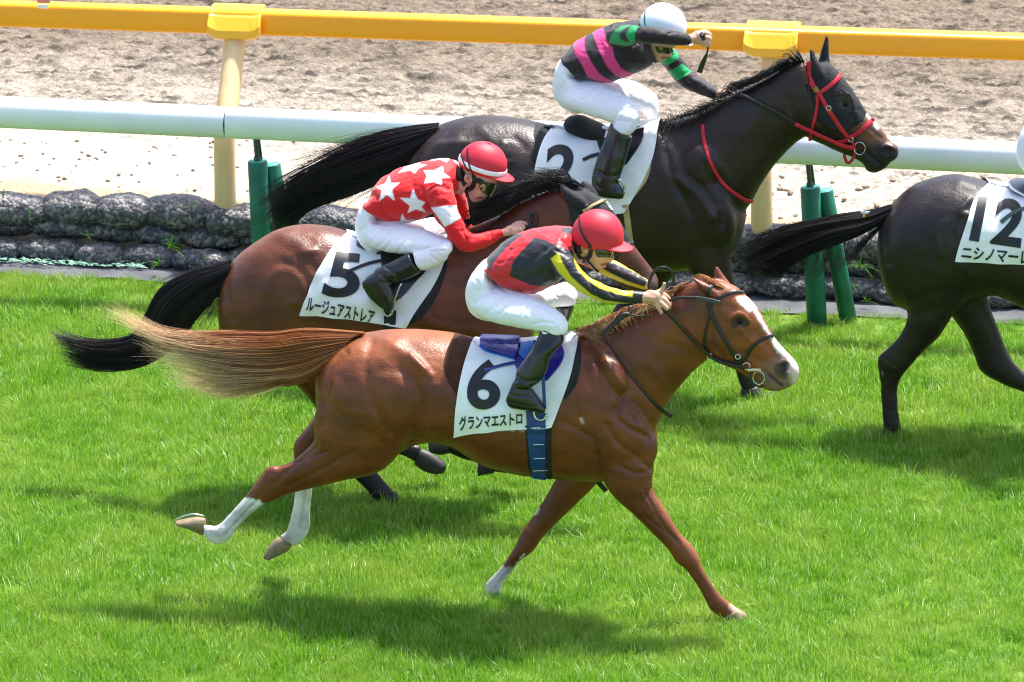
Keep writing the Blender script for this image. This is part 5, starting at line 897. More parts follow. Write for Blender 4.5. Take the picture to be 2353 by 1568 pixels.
# ------------------------------------------------------------------ riders
m_skin = mat('skin', attr='Col', rough=.5, spec=.4, sss=.12); m_silk = mat('racing_silk', attr='Col', rough=.42, spec=.4, sheen=.15, bump=.0035, bscale=22, rvar=.06); m_knit = mat('matte_silk', attr='Col', rough=.62, spec=.3, sheen=.2, bump=.003, bscale=24)
m_breech = mat('white_breeches', attr='Col', rough=.75, spec=.2, bump=.003, bscale=30, sheen=.1); m_boot = mat('boot_leather', attr='Col', rough=.28, spec=.5, var=.25, vscale=14, bump=.003, bscale=26, coat=.25)
m_lens = mat('dark_lens', '0c0d0b', .06, spec=.8, coat=.5); m_hairb = mat('dark_hair', '18120f', .6); m_strapb = mat('black_strap', '15151a', .6)
def scale_tube(t, k): return [(x, y, r * k, v) for x, y, r, v in t]
def inner(st, k=.8): return [((a + c) / 2 + (a - c) / 2 * k, (b + d) / 2 + (b - d) / 2 * k, (a + c) / 2 - (a - c) / 2 * k, (b + d) / 2 - (b - d) / 2 * k, w * k, *e) for a, b, c, d, w, *e in st]
def cap_on(nm, rig, c, rx, ry, w, tilt, crop, m, par, visor=.05, vm=None, band=None, el0=-12, nub=False, straps=(), vis_drop=.25):
    """riding helmet: shell + peak; c in crop units, rx/ry in crop units"""
    x, y = crop(*c); k = K / crop.s / rig.ppm; rx, ry = rx * k, ry * k; O = rig.P(x, y, 0.0); a = R(tilt); up = np.array([0, 0, 1.0])
    X = rig.h * math.cos(a) - up * math.sin(a); Y = rig.h * math.sin(a) + up * math.cos(a); Lr = rig.l
    mb = MB(); az = np.linspace(0, 2 * np.pi, 56, endpoint=False); rows = []
    for e in np.linspace(el0, 89.5, 26):
        er = R(e); lo = np.where(e < 0, 1, 0); sq = math.cos(er) ** .92 if e > 0 else 1 - .0006 * e * e * .35
        rows.append(O + np.outer(np.cos(az) * rx * sq, X) + np.outer(np.sin(az) * w * sq, Lr) + Y * math.sin(er) * ry)
    rows_in = [O + (r - O) * .93 for r in rows[:3]][::-1]
    mb.rings(rows_in + rows, caps=False); i = mb.n; h = build(nm, mb, m, par)
    # peak
    mb = MB(); A = np.linspace(-1.15, 1.15, 30); top = []; bot = []
    for u in np.linspace(0, 1, 7):
        ext = visor * u * np.cos(A / 1.15 * np.pi / 2) ** .7; base = O + np.outer(np.cos(A) * (rx * .99 + ext), X) + np.outer(np.sin(A) * (w * .99 + ext * .35), Lr) + Y * (math.sin(R(el0 * .35)) * ry)
        base = base - np.outer(ext * vis_drop + .008 * u * np.abs(np.sin(A)), Y); top.append(base + Y * .003); bot.append(base - Y * .003)
    f = grid_faces(7, 30).tolist(); mb.add(np.concatenate(top), f); mb.add(np.concatenate(bot), [q[::-1] for q in f]); n = 30
    e1, e2 = top[-1], bot[-1]; mb.add(np.vstack([e1, e2]), [(j, j + 1, n + j + 1, n + j) for j in range(n - 1)]); build('visor', mb, vm or m, h)
    if nub: mb = MB(); mb.ellip(O + Y * ry, X * .012, Lr * .012, Y * .008, 10); build('button', mb, m, h)
    if band:
        mb = MB(); bw = .011; ang = np.linspace(0, 2 * np.pi, 61); e0 = R(el0 + 4); rr = []
        P = O + np.outer(np.cos(ang) * (rx * 1.008), X) + np.outer(np.sin(ang) * (w * 1.008), Lr) + Y * math.sin(R(4)) * ry * .3; mb.sweep(P, bw, 8, Y, 1.0); mb.v[-1] = P.repeat(8, 0) + (mb.v[-1] - P.repeat(8, 0)) * 1.0
        vs = mb.v[-1]; q = vs - P.repeat(8, 0); rad = q - np.outer(q @ Y, Y); mb.v[-1] = P.repeat(8, 0) + np.outer(q @ Y, Y) * 1.15 + rad * .22; build('helmet_band', mb, band, h)
    return h
def rider(rig, sp, group='jockeys riding the racehorses', full=True):
    g = np.array(rig.P(*sp['base'])); o = thing('person', sp['label'], 'person', tuple(g), group); cr_ = sp['crop']
    # body under the clothes, one surface
    mb = MB(); mb.loft(rig, inner(sp['torso'][1:], .66), cr_, n=20); mb.loft(rig, inner(sp['pelvis'][2:], .6), cr_, n=20)
    for k in ('thigh_n', 'thigh_f'): mb.loft(rig, inner(sp[k][1:], .6), cr_, n=14)
    for k in ('arm_n', 'arm_f'): mb.tube(rig, scale_tube(sp[k], .72), cr_)
    mb.loft(rig, sp['face'], cr_, n=20); mb.tube(rig, sp['neck'], cr_)
    for b in sp.get('balls', []): mb.ball(rig, *b[:7], crop=b[7] if len(b) > 7 else cr_)
    for t in sp.get('digits', []): mb.tube(rig, t[0], t[1] if len(t) > 1 else cr_, sub=4, n=10)
    sk = Skin(remesh(mb, .0044)); sk.smooth(2); sk.update(); sk.sculpt(rig, sp.get('face_cut', []), cr_); sk.fill(sp.get('skin', 'c58f74'))
    for a in sp.get('face_paint', []): sk.line(rig, *a[:3], cr_, *a[3:])
    body = skin_obj('body', sk, m_skin, o)
    # silks
    mb = MB(); mb.loft(rig, sp['torso'], cr_, n=32, sub=5)
    for k in ('arm_n', 'arm_f'): mb.tube(rig, sp[k], cr_, n=18, sub=5)
    for e in sp.get('jacket_extra', []): mb.loft(rig, e, cr_, n=18)
    sk = Skin(remesh(mb, .0052)); sk.smooth(5); nz = fbm(sk.px[:, 0] / 26, sk.px[:, 1] / 16, 3, 3); sk.co = sk.co + sk.no * (nz * .0036)[:, None]; sk.update()
    sk.sculpt(rig, sp.get('folds', []), cr_, 1.5); sk.fill(sp['silk']); vv = rig.vof(sk.co) if False else (sk.co - rig.g) @ rig.l
    for q in sp['pattern']:
        mk = None
        if len(q) > 2 and q[2] == 'near': mk = (vv > q[3]).astype(float)
        if len(q) > 2 and q[2] == 'far': mk = (vv < q[3]).astype(float)
        sk.poly(rig, q[0], q[1], cr_, 1.6, mk)
    jk = skin_obj('jacket', sk, sp.get('silk_mat', m_silk), o)
    # breeches
    mb = MB(); mb.loft(rig, sp['pelvis'], cr_, n=28)
    for k in ('thigh_n', 'thigh_f', 'shin_n', 'shin_f'):
        if k in sp: mb.loft(rig, sp[k], cr_, n=22)
    sk = Skin(remesh(mb, .006)); sk.smooth(16); u_ = sk.px @ np.array([.8, -.6]); w_ = sk.px @ np.array([.5, .86]); sk.co = sk.co + sk.no * (.0011 * fbm(u_ / 5, w_ / 30, 8, 2) + .0008 * fbm(u_ / 30, w_ / 14, 12, 2))[:, None]; sk.update()
    sk.sculpt(rig, sp.get('creases', []), cr_, 1.7); sk.fill(sp.get('breech', 'eceaf0')); br = skin_obj('breeches', sk, m_breech, o)
    for nm, st, c, bc in sp['boots']:
        mb = MB()
        for s_ in st: mb.loft(rig, s_, c, n=20)
        sk = Skin(remesh(mb, .0055)); sk.smooth(4); sk.update(); sk.sculpt(rig, sp.get('boot_folds', []), c); sk.fill('17181d')
        for a in bc: sk.poly(rig, a[0], a[1], c, 2)
        skin_obj('boot', sk, m_boot, o)
    h = cap_on('helmet', rig, *sp['helmet'], crop=cr_, m=sp['hmat'], par=o, **sp.get('hopt', {}))
    SH = Surf(h, body)
    for s_ in sp.get('hstraps', []): strap('strap', rig, SH, s_[0], cr_, s_[1], .003, m_strapb, h, .003, sub=8)
    for s_ in sp.get('straps', []): strap('chin_strap', rig, SH, s_[0], cr_, s_[1], .004, s_[2] if len(s_) > 2 else m_strapb, h, .004)
    if 'goggles' in sp:
        gl = sp['goggles']; q = patch('goggles', rig, SH, gl[0], gl[1], cr_, sp.get('lens', m_lens), o, 14, 10, .012, .010)
        for d in sp.get('rims_glints', []): strap('lens_rim_glint', rig, Surf(q), d[0], cr_, d[1], .004, d[2], q, .002)
    for x, y, rx, ry, v, w in sp.get('hair', []): mb = MB(); mb.ball(rig, x, y, rx, ry, 0, v, w, cr_); build('hair', mb, m_hairb, o)
    return o, body, jk, br

m_capred = mat('red_cap', 'c91e35', .55, bump=.001, bscale=200, var=.08, vscale=9); m_capwht = mat('white_cap', 'eceef2', .4); m_band = mat('white_band', 'efeff0', .5); m_yrim = mat('yellow_rim', 'b8b02a', .3)
# --- rider of the chestnut
J6 = dict(crop=ZJ6, base=(1250, 760, 0), label='jockey in red and black diamond silks with yellow striped sleeves, pushing the chestnut', silk='c8202a',
  torso=[(328, 645, 385, 790, .125), (400, 560, 470, 905, .15), (530, 450, 620, 1020, .165), (680, 375, 780, 1055, .178), (840, 322, 930, 1040, .185), (1000, 294, 1080, 975, .19), (1140, 284, 1200, 890, .188), (1250, 296, 1290, 770, .16), (1320, 350, 1350, 640, .09)],
  arm_n=[(1120, 600, 150, .13), (1200, 700, 125, .175), (1310, 830, 108, .205), (1440, 950, 100, .22), (1600, 1030, 98, .205), (1760, 1075, 88, .18), (1920, 1092, 76, .155), (2040, 1095, 70, .14), (2110, 1096, 66, .13)],
  arm_f=[(1300, 560, 120, -.12), (1480, 640, 105, -.17), (1640, 720, 100, -.19), (1800, 800, 98, -.18), (1960, 875, 84, -.13), (2090, 935, 64, -.09), (2150, 960, 58, -.075)],
  pelvis=[(420, 560, 500, 880, .13), (335, 640, 400, 810, .13), (240, 740, 490, 935, .155), (150, 880, 560, 1060, .168), (106, 1040, 540, 1200, .165), (140, 1180, 460, 1330, .13)],
  thigh_n=[(115, 1010, 520, 940, .09, .06), (165, 1215, 620, 1000, .105, .11), (370, 1352, 790, 1062, .10, .165), (640, 1420, 960, 1135, .088, .21), (850, 1460, 1110, 1215, .078, .245), (1010, 1480, 1215, 1300, .068, .265), (1110, 1530, 1258, 1390, .055, .27)],
  shin_n=[(1000, 1370, 1262, 1380, .060, .265), (985, 1430, 1256, 1440, .057, .275), (975, 1475, 1240, 1500, .053, .28)],
  thigh_f=[(620, 1010, 760, 1230, .09, -.10), (900, 1000, 960, 1225, .092, -.15), (1080, 955, 1090, 1212, .085, -.19), (1215, 912, 1180, 1200, .078, -.22), (1310, 965, 1270, 1198, .065, -.235), (1362, 1040, 1340, 1170, .045, -.24)],
  face=[(1320, 380, 1830, 400, .074), (1360, 480, 1790, 520, .073), (1405, 560, 1755, 575, .07), (1430, 640, 1735, 640, .064), (1470, 700, 1700, 692, .056), (1510, 752, 1668, 738, .046), (1555, 792, 1625, 782, .030)], neck=[(1180, 480, 150, 0), (1320, 540, 135, 0), (1450, 590, 125, 0)],
  balls=[(1715, 672, 34, 30, 30, 0, .018), (1655, 742, 26, 20, 10, 0, .022), (1445, 535, 52, 62, 10, .068, .018), (300, 490, 105, 66, 32, .13, .022, ZH6), (480, 465, 45, 40, 20, -.0, .03, ZH6)],
  digits=[([(1738, 560, 16, 0), (1745, 640, 26, 0), (1722, 682, 26, 0)],), ([(2060, 1096, 62, .135), (2160, 1110, 58, .13)],), ([(160, 490, 55, .135), (230, 485, 55, .135), (300, 495, 55, .13)], ZH6), ([(370, 450, 26, .115), (420, 480, 24, .10), (450, 530, 23, .09), (440, 570, 22, .1)], ZH6), ([(370, 490, 25, .13), (415, 525, 23, .125), (445, 570, 22, .12), (425, 600, 20, .12)], ZH6), ([(350, 530, 24, .145), (395, 570, 23, .145), (425, 605, 21, .14)], ZH6), ([(310, 550, 23, .15), (345, 600, 21, .15), (375, 648, 19, .148)], ZH6), ([(320, 440, 26, .12), (365, 415, 22, .11), (388, 380, 19, .11), (395, 338, 16, .11)], ZH6)],
  face_cut=[([(1600, 600), (1700, 605)], 6, -7), ([(1640, 725), (1690, 722)], 2.5, -4), ([(1640, 762), (1670, 758)], 3, -3), ([(1445, 535)], 4, -6), ([(1500, 640), (1520, 720)], 5, -3)], face_paint=[([(1635, 728), (1685, 722)], 3, 'a0574d', 4), ([(1440, 540)], 5, 'a06a50', 6)],
  folds=[([(1230, 850), (1330, 980), (1480, 1100)], 4, -5), ([(1480, 880), (1530, 1000)], 3, -5), ([(1570, 990), (1600, 1100)], 3, -5), ([(1120, 570), (1200, 600), (1290, 620)], 4, -4), ([(1000, 560), (900, 640), (820, 700)], 6, -4), ([(1050, 700), (1100, 850)], 5, -4), ([(600, 560), (520, 700)], 6, -4), ([(1700, 1000), (1760, 1080)], 3, -4), ([(500, 880), (700, 980)], 6, -4), ([(1180, 450), (1280, 560)], 4, -4)],
  pattern=[([(596, 850), (640, 690), (700, 610), (765, 545), (880, 418), (1010, 452), (1150, 520), (1330, 585), (1330, 900), (1190, 885), (1090, 945), (1000, 972), (860, 962), (720, 905)], '1d1c24'), ([(300, 640), (480, 470), (640, 390), (770, 372), (700, 420), (600, 500), (500, 610), (430, 690), (383, 790), (320, 760)], '1d1c24'),
    ([(1160, 320), (1240, 310), (1310, 315), (1300, 370), (1265, 395), (1200, 360)], '25232c'), ([(1060, 500), (1330, 580), (1400, 720), (2130, 1000), (2130, 1220), (1500, 1180), (1180, 900), (1000, 640)], '1d1c24', 'near', .06), ([(1390, 560), (1800, 560), (2250, 880), (2250, 1040), (1900, 1000), (1580, 830)], 'd8c516', 'far', -.05), ([(1680, 690), (1760, 700), (2000, 810), (2150, 900), (2110, 975), (1900, 905), (1720, 815), (1640, 770)], '1d1c24', 'far', -.05),
    ([(1058, 660), (1150, 588), (1200, 720), (1290, 860), (1400, 960), (1520, 1060), (1660, 1125), (1985, 1170), (1985, 1230), (1700, 1200), (1480, 1120), (1280, 950), (1140, 800)], 'd8c516', 'near', .05), ([(1318, 580), (1340, 590), (1390, 730), (1500, 820), (1600, 905), (1800, 980), (1990, 1010), (1988, 1092), (1800, 1055), (1590, 985), (1470, 900), (1360, 785), (1325, 690)], 'dcc91a', 'near', .02), ([(1985, 960), (2130, 990), (2130, 1190), (1975, 1200)], '1b1a21', 'near', .0)],
  creases=[([(420, 1020), (300, 1100), (200, 1160)], 4, -4), ([(520, 1080), (420, 1200), (330, 1290)], 3, -3), ([(590, 1150), (500, 1280)], 3, -3), ([(780, 1130), (740, 1280), (720, 1420)], 3, 3), ([(900, 1180), (1040, 1240), (1160, 1330)], 4, -4), ([(860, 1400), (960, 1370), (1080, 1380)], 3, -4), ([(560, 1020), (480, 960)], 4, -4), ([(1110, 1000), (1080, 1080)], 3, -4), ([(1170, 1010), (1140, 1090)], 3, -4), ([(250, 1020), (420, 980)], 5, -3)],
  boots=[('near', [[(950, 135, 1150, 200, .054, .275), (905, 245, 1155, 275, .058, .29), (862, 325, 1110, 330, .056, .31), (800, 420, 1035, 425, .055, .325), (725, 530, 1000, 545, .055, .335), (700, 615, 935, 650, .052, .34), (690, 680, 850, 700, .046, .345)], [(690, 640, 610, 830, .038, .345), (740, 645, 650, 895, .044, .345), (840, 690, 770, 920, .046, .345), (905, 770, 880, 935, .044, .345), (950, 830, 945, 950, .038, .345), (985, 880, 984, 945, .028, .345)]], ZS6, [([(900, 120), (1200, 220), (1160, 290), (1120, 320), (1010, 410), (840, 350), (860, 240)], '08080b')]),
    ('far', [[(1100, 1180, 1335, 1180, .055, -.24), (1150, 1260, 1290, 1290, .052, -.26), (1080, 1360, 1240, 1400, .05, -.3), (1000, 1500, 1150, 1540, .05, -.33), (1040, 1650, 1150, 1650, .045, -.34)]], ZJ6, [])],
  boot_folds=[([(720, 600), (800, 650), (900, 640)], 4, -6), ([(690, 680), (760, 660), (830, 720)], 4, 5), ([(640, 760), (740, 790), (850, 760)], 3, -4), ([(620, 830), (760, 870), (900, 880)], 3, -3), ([(860, 440), (830, 560)], 6, -4)],
  helmet=((1582, 420), 292, 315, .118, 8), hmat=m_capred, hopt=dict(visor=.055, vis_drop=.3), hstraps=[([(1385, 170), (1392, 290), (1430, 400), (1490, 500), (1520, 530)], .012)], straps=[([(1330, 470), (1350, 560), (1390, 640), (1440, 700), (1500, 700)], .02), ([(1500, 520), (1510, 600), (1470, 670)], .022), ([(1420, 640), (1490, 690), (1560, 770), (1600, 800)], .012)],
  goggles=([(1560, 548), (1560, 600), (1590, 640)], [(1752, 560), (1750, 610), (1735, 640)]), rims_glints=[([(1748, 560), (1748, 600), (1730, 632)], .006, m_yrim)], hair=[(1385, 520, 70, 90, .02, .066)], skin='cc9c84')
p6, b6, jk6, bz6 = rider(r6, J6)
strap('logo_mark', r6, Surf([c for c in p6.children if c.name.startswith('boot')][0]), [(955, 185), (975, 200), (1005, 200)], ZS6, [.006, .012, .003], .002, m_wcl, p6, .002)
wt = thing('riding_crop', 'black riding crop with a wide leather flap held by the chestnut rider', 'whip', tuple(r6.P(*ZH6(450, 505), .11)), 'riding crops')
mb = MB(); mb.tube(r6, [(360, 570, 12, .12), (430, 530, 13, .11), (490, 500, 15, .105), (560, 487, 14, .105), (640, 484, 12, .105), (730, 490, 13, .105)], ZH6); build('shaft', mb, m_blk, wt)
strap('flap', r6, Surf(body6), [(715, 486, .11), (780, 500, .11), (870, 520, .11), (950, 540, .11)], ZH6, [.016, .022, .024, .022], .006, mat('grey_leather', '3c3d44', .35), wt)

# --- rider of the bay
J5 = dict(crop=ZJ5, base=(900, 560, 0), label='jockey in red silks with white stars and red cap, riding the bay', silk='d8141c', silk_mat=m_knit,
  torso=[(225, 760, 240, 805, .10), (285, 665, 365, 930, .14), (400, 522, 520, 1008, .16), (560, 424, 680, 1022, .175), (720, 368, 820, 1010, .182), (880, 325, 950, 950, .186), (1030, 294, 1070, 890, .186), (1160, 292, 1190, 790, .165), (1250, 330, 1280, 690, .12), (1290, 410, 1320, 650, .07)],
  arm_n=[(1060, 640, 160, .14), (1100, 760, 150, .18), (1140, 900, 138, .205), (1215, 1030, 118, .22), (1285, 1150, 118, .225), (1390, 1240, 110, .22), (1510, 1225, 90, .20), (1630, 1185, 75, .175), (1730, 1150, 56, .155), (1785, 1132, 48, .145)],
  arm_f=[(1190, 600, 120, -.12), (1270, 760, 105, -.17), (1310, 920, 92, -.19), (1340, 1060, 88, -.17), (1450, 1140, 76, -.12), (1600, 1130, 62, -.07), (1720, 1110, 50, -.04)],
  pelvis=[(330, 640, 440, 930, .13), (240, 760, 390, 950, .137), (160, 880, 520, 1020, .155), (126, 1010, 560, 1120, .168), (150, 1140, 520, 1270, .16), (240, 1255, 460, 1340, .12)],
  thigh_n=[(140, 1050, 480, 970, .09, .07), (220, 1230, 620, 1015, .105, .12), (440, 1335, 800, 1062, .10, .17), (680, 1365, 960, 1115, .09, .21), (880, 1380, 1100, 1180, .08, .245), (1040, 1400, 1205, 1225, .066, .265), (1150, 1400, 1228, 1310, .045, .27)],
  shin_n=[(1215, 1240, 1150, 1440, .05, .265), (1120, 1230, 1080, 1490, .06, .27), (980, 1260, 985, 1530, .06, .28), (860, 1305, 920, 1550, .058, .29), (768, 1340, 868, 1556, .056, .295)],
  thigh_f=[(620, 1010, 760, 1160, .09, -.10), (820, 990, 900, 1180, .09, -.15), (980, 960, 1040, 1190, .085, -.19), (1120, 1000, 1110, 1220, .07, -.22), (1200, 1080, 1180, 1240, .05, -.235)],
  face=[(1300, 340, 1790, 400, .074), (1320, 430, 1770, 500, .073), (1345, 510, 1715, 560, .07), (1370, 580, 1690, 610, .064), (1390, 650, 1640, 680, .056), (1400, 710, 1590, 740, .046), (1425, 765, 1530, 780, .030)], neck=[(1130, 470, 150, 0), (1260, 540, 135, 0), (1380, 600, 125, 0)],
  balls=[(1625, 670, 30, 26, 30, 0, .02), (1560, 735, 26, 20, 10, 0, .022), (1395, 520, 54, 58, 10, .068, .018), (1860, 1105, 80, 60, -25, .135, .022), (1750, 1090, 40, 36, 0, -.03, .03)],
  digits=[([(1770, 1135, 46, .145), (1840, 1115, 48, .14)],), ([(1890, 1050, 26, .125), (1960, 1015, 24, .11), (2040, 1025, 22, .10), (2085, 1040, 20, .10)],), ([(1900, 1085, 26, .14), (1965, 1055, 24, .13), (2015, 1065, 22, .125), (1990, 1090, 20, .125)],), ([(1900, 1120, 25, .15), (1960, 1095, 23, .145), (1995, 1110, 21, .14), (1970, 1125, 19, .14)],), ([(1880, 1145, 22, .155), (1930, 1130, 20, .15), (1950, 1140, 18, .15)],), ([(1880, 1060, 24, .12), (1950, 1050, 22, .10), (2030, 1075, 20, .095)],)],
  face_cut=[([(1500, 650), (1600, 640)], 6, -6), ([(1395, 520)], 4, -6), ([(1480, 750), (1550, 740)], 2.5, -3)], face_paint=[([(1390, 525)], 5, '9a5f4c', 6), ([(1490, 745), (1540, 738)], 3, '9a5048', 4)],
  folds=[([(1000, 860), (1060, 820), (1150, 800)], 5, -5), ([(960, 640), (1050, 600), (1180, 640)], 5, -6), ([(1000, 700), (980, 850), (1020, 930)], 6, -7), ([(760, 560), (800, 700)], 7, -3), ([(250, 760), (330, 700), (420, 820)], 5, -5), ([(420, 850), (520, 960)], 6, -4), ([(1330, 1110), (1370, 1200)], 4, -6), ([(1380, 1300), (1500, 1290)], 5, -3), ([(1640, 1110), (1660, 1230)], 3, -3), ([(560, 980), (800, 1000)], 5, -4), ([(1230, 560), (1260, 680)], 4, -5)],
  pattern=[([(505, 490), (528, 572), (625, 570), (540, 645), (568, 770), (478, 708), (388, 782), (425, 655), (355, 618), (462, 575)], 'f2eef2'), ([(775, 640), (822, 752), (910, 790), (870, 840), (920, 905), (805, 868), (710, 912), (738, 832), (628, 740), (738, 745)], 'eceaf0'), ([(1105, 385), (1112, 455), (1196, 515), (1092, 520), (1096, 600), (1008, 562), (895, 580), (928, 490), (890, 430), (1008, 430)], 'f2eef2'),
    ([(845, 335), (850, 362), (925, 370), (835, 410), (790, 467), (742, 428), (605, 460), (672, 400), (655, 385), (770, 362)], 'f4f0f4'), ([(960, 325), (1070, 270), (1200, 290), (1185, 305), (1145, 340), (1080, 308)], 'f4f0f4'), ([(650, 915), (690, 985), (825, 988), (760, 1020), (520, 1020), (525, 1005), (630, 1000)], 'eceaf0'), ([(975, 850), (1110, 830), (1262, 822), (1275, 900), (1312, 955), (1220, 1020), (1125, 1064), (1070, 980)], 'eceaf0', 'near', .06), ([(1210, 280), (1300, 310), (1290, 370), (1240, 340)], 'eceaf0')],
  creases=[([(620, 1080), (560, 1200), (450, 1330)], 3, -3), ([(540, 1080), (460, 1200), (380, 1290)], 3, -3), ([(720, 1120), (660, 1250), (600, 1350)], 3, -3), ([(440, 1090), (350, 1200)], 3, -3), ([(1090, 1230), (940, 1300), (820, 1320)], 3.5, -6), ([(1130, 1330), (1000, 1340)], 3, -3), ([(300, 1000), (480, 1030)], 5, -4), ([(240, 1060), (180, 1110)], 4, -3), ([(960, 1380), (1070, 1470)], 3, -3)],
  boots=[('near', [[(1260, 800, 1340, 918, .056, .295), (1200, 830, 1262, 958, .055, .30), (1120, 870, 1170, 985, .052, .315), (1050, 905, 1110, 1000, .05, .33)], [(1010, 945, 975, 985, .036, .335), (1060, 920, 985, 1020, .044, .335), (1130, 955, 1020, 1075, .046, .338), (1165, 1030, 1070, 1120, .044, .34), (1180, 1090, 1110, 1150, .038, .34), (1170, 1140, 1130, 1168, .028, .34)]], ZG, []),
    ('far', [[(1060, 1220, 1200, 1220, .052, -.24), (960, 1330, 1060, 1380, .05, -.28), (820, 1420, 920, 1480, .05, -.32), (860, 1560, 960, 1560, .045, -.33)]], ZJ5, [])],
  boot_folds=[([(1090, 930), (1140, 980), (1170, 1000)], 4, -6), ([(1050, 960), (1090, 1000), (1120, 1060)], 3, 4), ([(1000, 1010), (1060, 1080), (1100, 1140)], 3, -4), ([(1120, 890), (1180, 930), (1200, 980)], 3, -4)],
  helmet=((1552, 372), 272, 262, .112, 17), hmat=m_capred, hopt=dict(visor=.055, vis_drop=.28, nub=True, band=m_band), hstraps=[([(1390, 180), (1385, 260), (1400, 350), (1430, 440), (1450, 490)], .010), ([(1320, 240), (1330, 300), (1360, 380), (1400, 440)], .010)], straps=[([(1300, 420), (1320, 500), (1360, 600), (1380, 680)], .028), ([(1450, 490), (1460, 560), (1440, 620), (1390, 650)], .026), ([(1480, 540), (1540, 560), (1560, 620)], .03)],
  goggles=([(1520, 545), (1520, 610), (1550, 680)], [(1700, 580), (1680, 660), (1640, 720)]), rims_glints=[([(1530, 620), (1560, 590), (1575, 630), (1550, 655)], .012, mat('tan_foam', 'a89a78', .6)), ([(1700, 590), (1670, 670), (1630, 735)], .008, mat('clear_rim', '9fae6a', .15))], lens=mat('green_lens', '2a3524', .06, spec=.8, coat=.5), hair=[(1310, 470, 60, 80, .02, .068)], skin='d09c8a')
p5_, b5, jk5, bz5 = rider(r5, J5)

